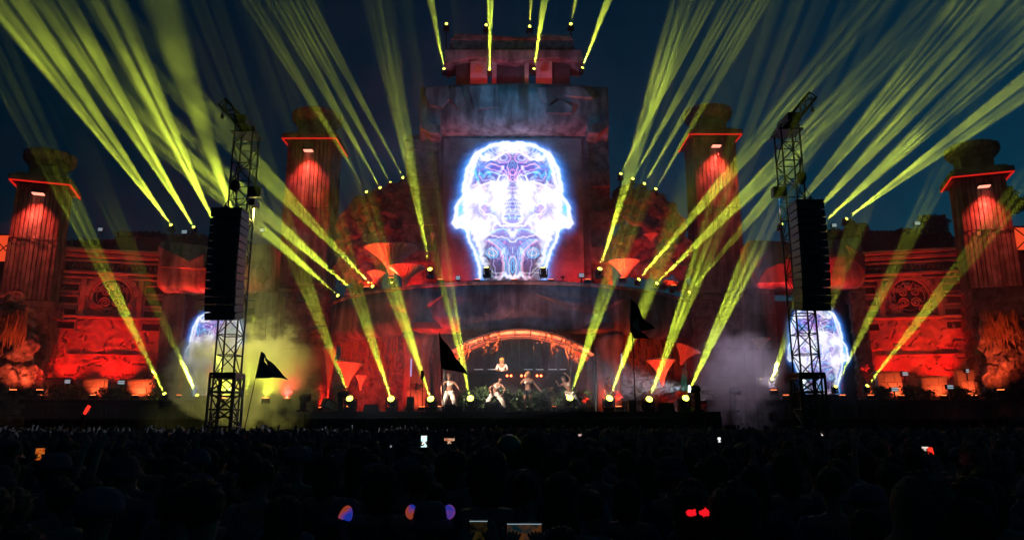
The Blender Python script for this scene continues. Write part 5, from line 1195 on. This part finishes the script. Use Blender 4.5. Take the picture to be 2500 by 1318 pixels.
FP = [(500, 1178, 106, 'down', 'short', 0, 'short haired concertgoer with a large dark head, nearest on the left'), (150, 1168, 62, 'down', 'short', 1, 'short haired concertgoer low at the left, right of the pale sleeve'),
 (640, 1124, 60, 'down', 'short', 3, 'round headed concertgoer left of the two glowing hats, farther back'), (798, 1116, 56, 'down', 'bob', 0, 'concertgoer with bobbed hair behind the left glowing hat'),
 (1190, 1110, 72, 'down', 'curly', 2, 'curly haired concertgoer below the green balloon, left of it'), (1215, 1148, 66, 'tilt', 'short', 0, 'concertgoer with tilted head below the green balloon, left of two'), (1283, 1158, 70, 'down', 'short', 1, 'concertgoer below the green balloon, right of two round heads'),
 (1357, 1100, 52, 'down', 'short', 3, 'pale haired concertgoer right of the green balloon, in front'), (1305, 1065, 44, 'down', 'curly', 0, 'curly haired concertgoer directly right of the green balloon'),
 (1530, 1175, 62, 'down', 'bob', 1, 'concertgoer with shiny bobbed hair at the lower right of centre'), (1372, 1188, 66, 'down', 'short', 4, 'concertgoer in a blue peaked cap below centre right'), (1790, 1198, 92, 'down', 'curly', 2, 'curly haired concertgoer beside the red glowing bow'),
 (1920, 1108, 58, 'down', 'bob', 0, 'concertgoer with headphones-like hair clips right of centre'), (2360, 1222, 96, 'down', 'short', 1, 'broad concertgoer at the lower right corner'), (60, 1290, 120, 'down', 'short', 3, 'concertgoer whose head only just shows at the bottom left corner'), (2110, 1250, 84, 'down', 'long', 0, 'long haired concertgoer left of the hooded one'),
 (1370, 1290, 100, 'down', 'short', 0, 'concertgoer low at the bottom right of the landscape phone'), (930, 1150, 64, 'down', 'curly', 1, 'curly haired concertgoer between the two glowing hats'), (270, 1215, 80, 'down', 'bob', 0, 'bob haired concertgoer left of the large dark head'), (700, 1218, 84, 'down', 'long', 4, 'long haired concertgoer right of the large dark head')]
for a in FP:
    cp = 'peak' if 'peaked cap' in a[6] else None
    front_person(*a, cap=cp, rz=random.uniform(-.3, .3))
o, s = front_person(2246, 1172, 92, 'down', 'curly', 5, 'bulky hooded concertgoer in an olive coat at the lower right')
MB().lathe([(.3, 1.1), (.33, 1.3), (.27, 1.43), (.17, 1.5), (.15, 1.55), (.155, 1.65), (.13, 1.74), (.07, 1.79), (0, 1.8)], (0, .02, 0), 28, fn=lambda t_, f: 1 + .05 * math.sin(5 * t_ + f * 6) - (.25 * abs(math.sin(t_)) ** 2 if f < .5 else 0)).build('hooded_coat', CROWD[5], o, smooth=True)
# glowing finned hats
def glow_mat(name, col, st):
    m_ = mat(name, (.4, .3, .4), .4, emit=col, estr=st); nt = m_.node_tree; tc = nt.nodes.new('ShaderNodeTexCoord'); n_ = nt.nodes.new('ShaderNodeTexNoise'); n_.inputs['Scale'].default_value = 9
    r = nt.nodes.new('ShaderNodeValToRGB'); e_ = r.color_ramp.elements; e_[0].position = .38; e_[0].color = (.03, .08, .9, 1); e_[1].position = .6; e_[1].color = (.8, .12, .05, 1); q = e_.new(.5); q.color = (.4, .1, .6, 1)
    nt.links.new(tc.outputs['Object'], n_.inputs['Vector']); nt.links.new(n_.outputs['Fac'], r.inputs['Fac']); nt.links.new(r.outputs[0], nt.nodes['Principled BSDF'].inputs['Emission Color']); return m_
GM = glow_mat('iridescent_glow', (.5, .2, .8), .3); GM.cycles.emission_sampling = 'NONE'
for (px, top, w, lb, sg) in ((1052, 1230, 78, 'concertgoer in a pale hat with two glowing fins, low at the centre', 1), (842, 1222, 74, 'concertgoer in a pale hat with one glowing side panel, left of centre', 0)):
    o, s = front_person(px, top, w, 'down', 'short', 3, lb, cap='bucket', capm=mat('grey_hat_cloth', (.10, .11, .13), .8, col2=(.14, .15, .18), scale=8, bump=.2))
    h = CR['down'][2]['head']
    for sx in ((-1, 1) if sg else (-1,)):
        a = [h + Vector((sx * x, y, z)) for x, y, z in ((.075, .02, .12), (.115, .03, -.01), (.19, .02, .06), (.15, .0, .135))]
        if not sg: a = [h + Vector(v) for v in ((-.02, .11, .13), (.06, .135, -.06), (-.1, .13, -.03), (-.09, .09, .1))]
        b2 = [v + Vector((0, .03, 0)) for v in a]
        ob_ = MB().add(a + b2, [(0, 1, 2, 3), (7, 6, 5, 4), (0, 4, 5, 1), (1, 5, 6, 2), (2, 6, 7, 3), (3, 7, 4, 0)]).build('glowing_fin', GM, o, smooth=True); sb_ = ob_.modifiers.new('round', 'SUBSURF'); sb_.levels = sb_.render_levels = 2
o, s = front_person(1688, 1200, 86, 'down', 'bob', 2, 'concertgoer wearing a red glowing bow in dark hair')
h = CR['down'][2]['head']; rb = mat('red_glow_plastic', (.5, .02, .02), .4, emit=(1, .01, .02), estr=.9)
for sx in (-1, 1):
    a = [h + Vector(v) for v in ((sx * .004, .13, .03), (sx * .05, .12, .06), (sx * .045, .125, -.02))]; MB().lump((a[0] + a[1] + a[2]) / 3, .03, 3, .5, 2, (1.1, .5, .8), 3 + sx).build('glowing_bow', rb, o, smooth=True)
# phones with their holders
PM = {}
def phone_mat(nm, c1, c2, st, sc):
    m_ = mat('phone_screen_' + nm, (.02, .02, .02), .3); nt = m_.node_tree; tc = nt.nodes.new('ShaderNodeTexCoord'); n_ = nt.nodes.new('ShaderNodeTexNoise'); n_.inputs['Scale'].default_value = sc; n_.inputs['Detail'].default_value = 4
    r = nt.nodes.new('ShaderNodeValToRGB'); e_ = r.color_ramp.elements; e_[0].position = .4; e_[0].color = (*c1, 1); e_[1].position = .6; e_[1].color = (*c2, 1)
    nt.links.new(tc.outputs['Object'], n_.inputs['Vector']); nt.links.new(n_.outputs['Fac'], r.inputs['Fac']); nt.links.new(r.outputs[0], nt.nodes['Principled BSDF'].inputs['Emission Color']); nt.nodes['Principled BSDF'].inputs['Emission Strength'].default_value = st
    m_.cycles.emission_sampling = 'NONE'; return m_
phones = [(97, 1108, 22, 28, 'orange', (.5, .03, .01), (1, .3, .03), .6, 'portrait phone showing an orange stage, far left of the crowd'),
 (962, 1092, 19, 10, 'blue', (.1, .3, .5), (.9, .5, .3), .8, 'small landscape phone with a bluish picture, left of the brightest phone'), (1035, 1077, 14, 27, 'bright', (.3, .8, .9), (1, .9, .7), 1.5, 'brightest portrait phone, in the crowd below the black flag'),
 (1097, 1076, 25, 13, 'amber', (.6, .12, .03), (.9, .6, .4), .8, 'landscape phone showing an amber stage, right of the brightest phone'), (1123, 1092, 8, 10, 'dimblue', (.05, .15, .4), (.3, .5, .8), .7, 'tiny dim blue phone below the amber landscape phone'),
 (1415, 1062, 10, 5, 'pink', (.8, .3, .3), (1, .8, .8), 1.0, 'tiny pale pink phone left of the grey paddle'), (1756, 1073, 7, 11, 'white', (.9, .85, .85), (1, 1, 1), 1.5, 'tiny white phone right of centre in the crowd'),
 (2007, 1058, 5, 9, 'white2', (.9, .6, .6), (1, 1, 1), 1.2, 'tiniest white phone below the right truss tower'), (2258, 1095, 18, 10, 'pale', (.9, .7, .6), (1, .9, .8), .9, 'pale landscape phone beside the red glowing stick'),
 (1280, 1300, 84, 44, 'stage', (.01, .05, .06), (.28, .10, .03), .22, 'large landscape phone filming the stage at the bottom centre'), (1168, 1296, 44, 50, 'dark', (.004, .004, .006), (.06, .04, .01), .3, 'large dark phone at the bottom, left of the landscape phone')]
KEEP = [(842, 1265, 4.7, 80, 90), (1052, 1270, 4.5, 120, 90), (1688, 1235, 4.1, 70, 60), (2272, 1110, 7, 20, 40), (212, 1000, 15, 20, 20), (1243, 1090, 9.5, 70, 60), (1453, 1055, 13, 20, 20)]
for (px, py, w, h_, nm, c1, c2, st, lb) in phones:
    big = max(w, h_); land = w > h_; Y = .15 * F / big * .985
    if nm in ('dark',): Y = 2.9
    Y = max(2.7, min(Y, 28)); c = P(px, py, Y); W_, H_ = M(w, py, Y), M(h_, py, Y)
    o = empty('smartphone', c, 0, lb, 'phone', 'phones held up in the crowd')
    MB().box(-W_ / 2 - .004, W_ / 2 + .004, .002, .011, -H_ / 2 - .004, H_ / 2 + .004).build('case', 'black', o, bevel=.003)
    MB().box(-W_ / 2, W_ / 2, 0, .0018, -H_ / 2, H_ / 2).build('display', phone_mat(nm, c1, c2, st, 26 if land else 34), o)
    if nm == 'dark' or nm == 'stage': MB().box(-W_ / 2, W_ / 2, -.001, .0, H_ / 2 - .004, H_ / 2 - .001).build('top_bar', 'whiteled', o)
    s = c.z / 1.9; y = Y - .36 * s
    person(c.x, Y - .37 * s, 'phone', random.choice(['short', 'bob', 'long']), random.randrange(6), 'concertgoer holding up the ' + lb.split(',')[0], 'concertgoers filming with phones', (c.z + .0) / 1.9)
    placed.append((c.x, Y - .37 * s)); KEEP.append((px, py, Y, w, h_))
# raised things
c = P(1243, 1090, 9.5); o = empty('green_balloon', c, 0, 'round dark green balloon floating just above the heads at the centre', 'balloon')
MB().lathe([(.02, -.185), (.07, -.165), (.13, -.1), (.158, 0), (.14, .08), (.09, .135), (0, .158)], (0, 0, 0), 28).build('balloon_skin', 'green', o, smooth=True); MB().tube([(0, 0, -.18), (.02, 0, -.6)], .003, 4).lathe([(.02, -.2), (.012, -.185)], (0, 0, 0), 10).build('string', 'black', o)
c = P(1453, 1055, 13); o = empty('hand_paddle', c, 0, 'small round grey paddle held above the crowd right of centre', 'paddle')
MB().lathe([(0, -.01), (.075, -.01), (.075, .01), (0, .01)], (0, 0, 0), 24, T=Matrix.Rotation(R(90), 4, 'X')).build('disc', 'purple', o); MB().tube([(0, 0, -.07), (0, 0, -.22)], .01, 6).build('handle', 'black', o)
for (pts, Y, lb, w) in (([(218, 990), (212, 1000), (206, 1010)], 15, 'short red glow stick raised over the crowd at the left', .035), ([(2270, 1092), (2274, 1110), (2276, 1128)], 7, 'bent red glow stick beside the pale phone', .022)):
    q = [P(*a, Y) for a in pts]; o = empty('glow_stick', q[-1], 0, lb, 'glow stick'); q = [v - o.location for v in q]; gm = mat('red_stick_glow', (.5, .02, .02), .4, emit=(1, .03, .015), estr=1.4)
    MB().tube(q, [w, w * 1.1, w * .8], 8).build('lit_tube', gm, o, smooth=True); MB().tube([q[-1], q[-1] + (q[-1] - q[0]) * .6], w * .7, 8).build('grip', 'black', o)
# the many
rs = random.Random(11); cand = []; grid = {}
def ok(x, y, r):
    gx, gy = int(x / .6), int(y / .6)
    for i in (-1, 0, 1):
        for j in (-1, 0, 1):
            for (a, b_) in grid.get((gx + i, gy + j), ()):
                if (a - x) ** 2 + (b_ - y) ** 2 < r * r: return False
    return True
for x, y in placed: grid.setdefault((int(x / .6), int(y / .6)), []).append((x, y))
for k in range(60000):
    y = 3.4 + (33.6 - 3.4) * math.sqrt(rs.random()); x = rs.uniform(-.76, .76) * y
    if not ok(x, y, .46 if y < 12 else .55): continue
    if any(y < Yk - .15 and abs(1250 + F * x / (y * .985) - a_) < .17 * F / y + w_ / 2 and 1031 + .26 * F / y < b2_ + h2_ / 2 for (a_, b2_, Yk, w_, h2_) in KEEP): continue
    if abs(x - cL.x) < .7 and abs(y - 27) < .8 or abs(x - cR.x) < .7 and abs(y - 27) < .8: continue
    grid.setdefault((int(x / .6), int(y / .6)), []).append((x, y)); cand.append((y, x))
cand.sort()
NEAR = 300 - len(placed) - 6
for i, (y, x) in enumerate(cand[:NEAR]):
    kind = rs.choices(['down', 'up', 'both', 'tilt'], [.70, .13, .05, .12])[0]
    if y < 4.5: kind = 'down'
    hz_ = (1.60 + .16 * rs.random()) / 1.765 + (0 if y < 6 else .03)
    cp = rs.choices([None, 'peak', 'bucket'], [.84, .11, .05])[0]
    hr = rs.choice(['short', 'bob', 'long', 'curly', 'short']); cl = rs.choice([0, 0, 1, 2, 3, 4, 5]); qx = x / y / .715
    lab = '%s concertgoer, %s, %s, %s %s of the packed crowd' % ('black navy maroon grey blue olive'.split()[cl] + ' clothed' if y < 11 else 'dark', {'peak': 'peaked cap', 'bucket': 'bucket hat'}.get(cp if kind != 'tilt' else None, hr + ' hair'), {'down': 'arms down', 'up': 'one arm raised', 'both': 'both arms raised', 'tilt': 'head tilted'}[kind], 'near' if y < 7 else 'middle' if y < 11 else 'farther', 'far left' if qx < -.6 else 'left' if qx < -.2 else 'centre' if qx < .2 else 'right' if qx < .6 else 'far right')
    person(x, y, kind, hr, cl, lab, 'concertgoers in the packed crowd', hz_, y < 11, rs.uniform(-.5, .5), cp if kind != 'tilt' else None)
# everyone farther off
def lowpoly(kind, hair):
    parts_ = []; me, sh, J = CR[kind]
    return [me, sh, HM[hair]]
bases = []
for kind, hair in (('down', 'short'), ('down', 'bob'), ('down', 'curly'), ('up', 'short'), ('both', 'bob'), ('down', 'long')):
    J = CR[kind][2]; mb = MB()
    mb.tube([(0, 0, .6), J['pelvis'], J['spine'], J['chest'], (0, 0, 1.44), J['neck'], J['jaw']], [.2, .19, .17, .23, .14, .065, .07], 8, .65)
    for s_ in 'LR': mb.tube([J['sh' + s_], J['el' + s_], J['wr' + s_], J['pa' + s_]], [.08, .055, .035, .04], 6)
    n0 = len(mb.v); v_ = {'short': (1, 1), 'bob': (1.12, 1.1), 'curly': (1.3, 1.15), 'long': (1.1, 1.25)}[hair]
    mb.lump(J['head'] + Vector((0, 0, -.02 * v_[1])), .108 * v_[0], 2, .12, 2, (.9, 1, 1.12), 5); bases.append((np.array(mb.v), mb.f))
V = []; Fc = []; n = 0
for i, (y, x) in enumerate(cand[NEAR:]):
    bv, bf = bases[rs.choices(range(6), [5, 3.5, 2, 2.4, 1.0, 3])[0]]; a = math.pi + rs.uniform(-.5, .5); s = .93 + .13 * rs.random()
    Rm = np.array([[math.cos(a), -math.sin(a), 0], [math.sin(a), math.cos(a), 0], [0, 0, 1]]); V.append(bv @ Rm.T * s + np.array([x, y, 0])); Fc += [tuple(q + n for q in f) for f in bf]; n += len(bv)
me = bpy.data.meshes.new('distant_crowd'); me.from_pydata(np.concatenate(V).tolist(), [], Fc); me.shade_smooth(); me.materials.append(CROWD[0]); me.materials.append(CROWD[1]); me.materials.append(CROWD[3])
o = bpy.data.objects.new('distant_crowd', me); COL.objects.link(o); tag(o, 'dense dark mass of distant heads up to the stage front', kind='stuff')
for px, nm in ((545, 'left'), (648, 'right')): uplighter(P(px, 985, 35.2), (0, .5, 1), 160, (.85, .9, .06), 'added yellow flood lamp brightening the smoke, %s of the left truss tower' % nm, 120)  # added lamps that give the left smoke its yellow glow
uplighter(P(1890, 965, 36.0), (-.2, .3, .9), 40, (.62, .52, .66), 'added pale lilac flood lamp brightening the grey smoke at the right', 130)  # added lamp that lifts the grey smoke
uplighter(P(700, 985, 36.4), (-.1, .3, 1), 260, (1, .05, .05), 'added red flood lamp tinting the smoke left of the stage', 140)  # added lamp that reddens the left smoke
# ------------------------------------------------------------ smoke clouds
def smoke(name, c, size, dens, label, col, seed, em=None, lumps=7):
    mb = MB(); rs = random.Random(seed)
    mb.lump((0, 0, 0), 1, 3, .25, 1, size, seed); o = mb.build(name, 'stone', smooth=True); o.location = c; o.data.materials.clear()
    m = bpy.data.materials.new(name + '_volume'); m.use_nodes = True; nt = m.node_tree; nt.nodes.clear()
    out = nt.nodes.new('ShaderNodeOutputMaterial'); v = nt.nodes.new('ShaderNodeVolumePrincipled'); v.inputs['Color'].default_value = (*col, 1); v.inputs['Anisotropy'].default_value = .2
    tc = nt.nodes.new('ShaderNodeTexCoord'); n = nt.nodes.new('ShaderNodeTexNoise'); n.inputs['Scale'].default_value = .75; n.inputs['Detail'].default_value = 5; n.inputs['Roughness'].default_value = .6
    mp = nt.nodes.new('ShaderNodeMapping'); mp.inputs['Scale'].default_value = (1 / size[0], 1 / size[1], 1 / size[2])
    nt.links.new(tc.outputs['Object'], n.inputs['Vector']); nt.links.new(tc.outputs['Object'], mp.inputs['Vector'])
    ln = nt.nodes.new('ShaderNodeVectorMath'); ln.operation = 'LENGTH'; nt.links.new(mp.outputs[0], ln.inputs[0])
    s1 = nt.nodes.new('ShaderNodeMath'); s1.operation = 'SUBTRACT'; s1.inputs[0].default_value = 1.0; nt.links.new(ln.outputs['Value'], s1.inputs[1])
    m1 = nt.nodes.new('ShaderNodeMath'); m1.operation = 'MULTIPLY_ADD'; nt.links.new(n.outputs['Fac'], m1.inputs[0]); m1.inputs[1].default_value = 2.4; m1.inputs[2].default_value = -1.25
    a1 = nt.nodes.new('ShaderNodeMath'); a1.operation = 'ADD'; nt.links.new(s1.outputs[0], a1.inputs[0]); nt.links.new(m1.outputs[0], a1.inputs[1])
    mr = nt.nodes.new('ShaderNodeMapRange'); mr.inputs['From Min'].default_value = 0.05; mr.inputs['From Max'].default_value = .6; mr.inputs['To Max'].default_value = dens
    nt.links.new(a1.outputs[0], mr.inputs['Value']); nt.links.new(mr.outputs[0], v.inputs['Density']); nt.links.new(v.outputs[0], out.inputs['Volume'])
    m.cycles.volume_step_rate = 1.0
    o.data.materials.append(m); o['label'] = label; return tag(o, kind='stuff')
smoke('smoke', P(605, 920, 36.6), (4.6, 2.5, 3.1), 1.5, 'billowing smoke lit yellow around the left truss tower', (.8, .8, .75), 3)
smoke('smoke', P(1800, 900, 36.3), (3.2, 1.5, 2.9), .7, 'grey lilac smoke cloud at the right end of the stage', (.75, .72, .78), 8)
# ------------------------------------------------------------ haze
hz = MB().box(-75, 75, -3, 75, -1, 36).build('haze', 'stone'); hz.data.materials.clear(); tag(hz, 'thin even stage haze in the air', kind='stuff')
m = bpy.data.materials.new('haze_volume'); m.use_nodes = True; nt = m.node_tree; nt.nodes.clear(); out = nt.nodes.new('ShaderNodeOutputMaterial'); v = nt.nodes.new('ShaderNodeVolumePrincipled')
v.inputs['Color'].default_value = (.85, .9, .95, 1); v.inputs['Density'].default_value = .0004; v.inputs['Anisotropy'].default_value = .35
nt.links.new(v.outputs[0], out.inputs['Volume']); hz.data.materials.append(m)

# patchy fog bank hanging over the stage
fb = MB().box(-28, 28, 24, 46.5, 2.2, 31.5).build('stage_fog', 'stone'); fb.data.materials.clear(); tag(fb, 'patchy fog bank hanging over the stage and the set', kind='stuff')
m = bpy.data.materials.new('fog_volume'); m.use_nodes = True; nt = m.node_tree; nt.nodes.clear(); out = nt.nodes.new('ShaderNodeOutputMaterial'); v = nt.nodes.new('ShaderNodeVolumePrincipled')
v.inputs['Color'].default_value = (.88, .92, .95, 1); v.inputs['Anisotropy'].default_value = .2
tc = nt.nodes.new('ShaderNodeTexCoord'); n = nt.nodes.new('ShaderNodeTexNoise'); n.inputs['Scale'].default_value = .28; n.inputs['Detail'].default_value = 4; n.inputs['Roughness'].default_value = .6
nt.links.new(tc.outputs['Object'], n.inputs['Vector'])
def rng(src, a, b_, c, d, st='LINEAR'):
    q = nt.nodes.new('ShaderNodeMapRange'); q.interpolation_type = st
    for k_, v_ in (('From Min', a), ('From Max', b_), ('To Min', c), ('To Max', d)): q.inputs[k_].default_value = v_
    nt.links.new(src, q.inputs['Value']); return q.outputs[0]
def mul(a, b_):
    q = nt.nodes.new('ShaderNodeMath'); q.operation = 'MULTIPLY'; nt.links.new(a, q.inputs[0]); nt.links.new(b_, q.inputs[1]); return q.outputs[0]
sx = nt.nodes.new('ShaderNodeSeparateXYZ'); nt.links.new(tc.outputs['Object'], sx.inputs[0])
up = rng(sx.outputs[2], 13, 31, 1, 0, 'SMOOTHSTEP'); fr = rng(sx.outputs[1], 24.5, 34, 0, 1, 'SMOOTHSTEP')
nt.links.new(mul(mul(rng(n.outputs['Fac'], .38, .62, .0005, .0115, 'SMOOTHSTEP'), up), fr), v.inputs['Density']); nt.links.new(v.outputs[0], out.inputs['Volume']); fb.data.materials.append(m)
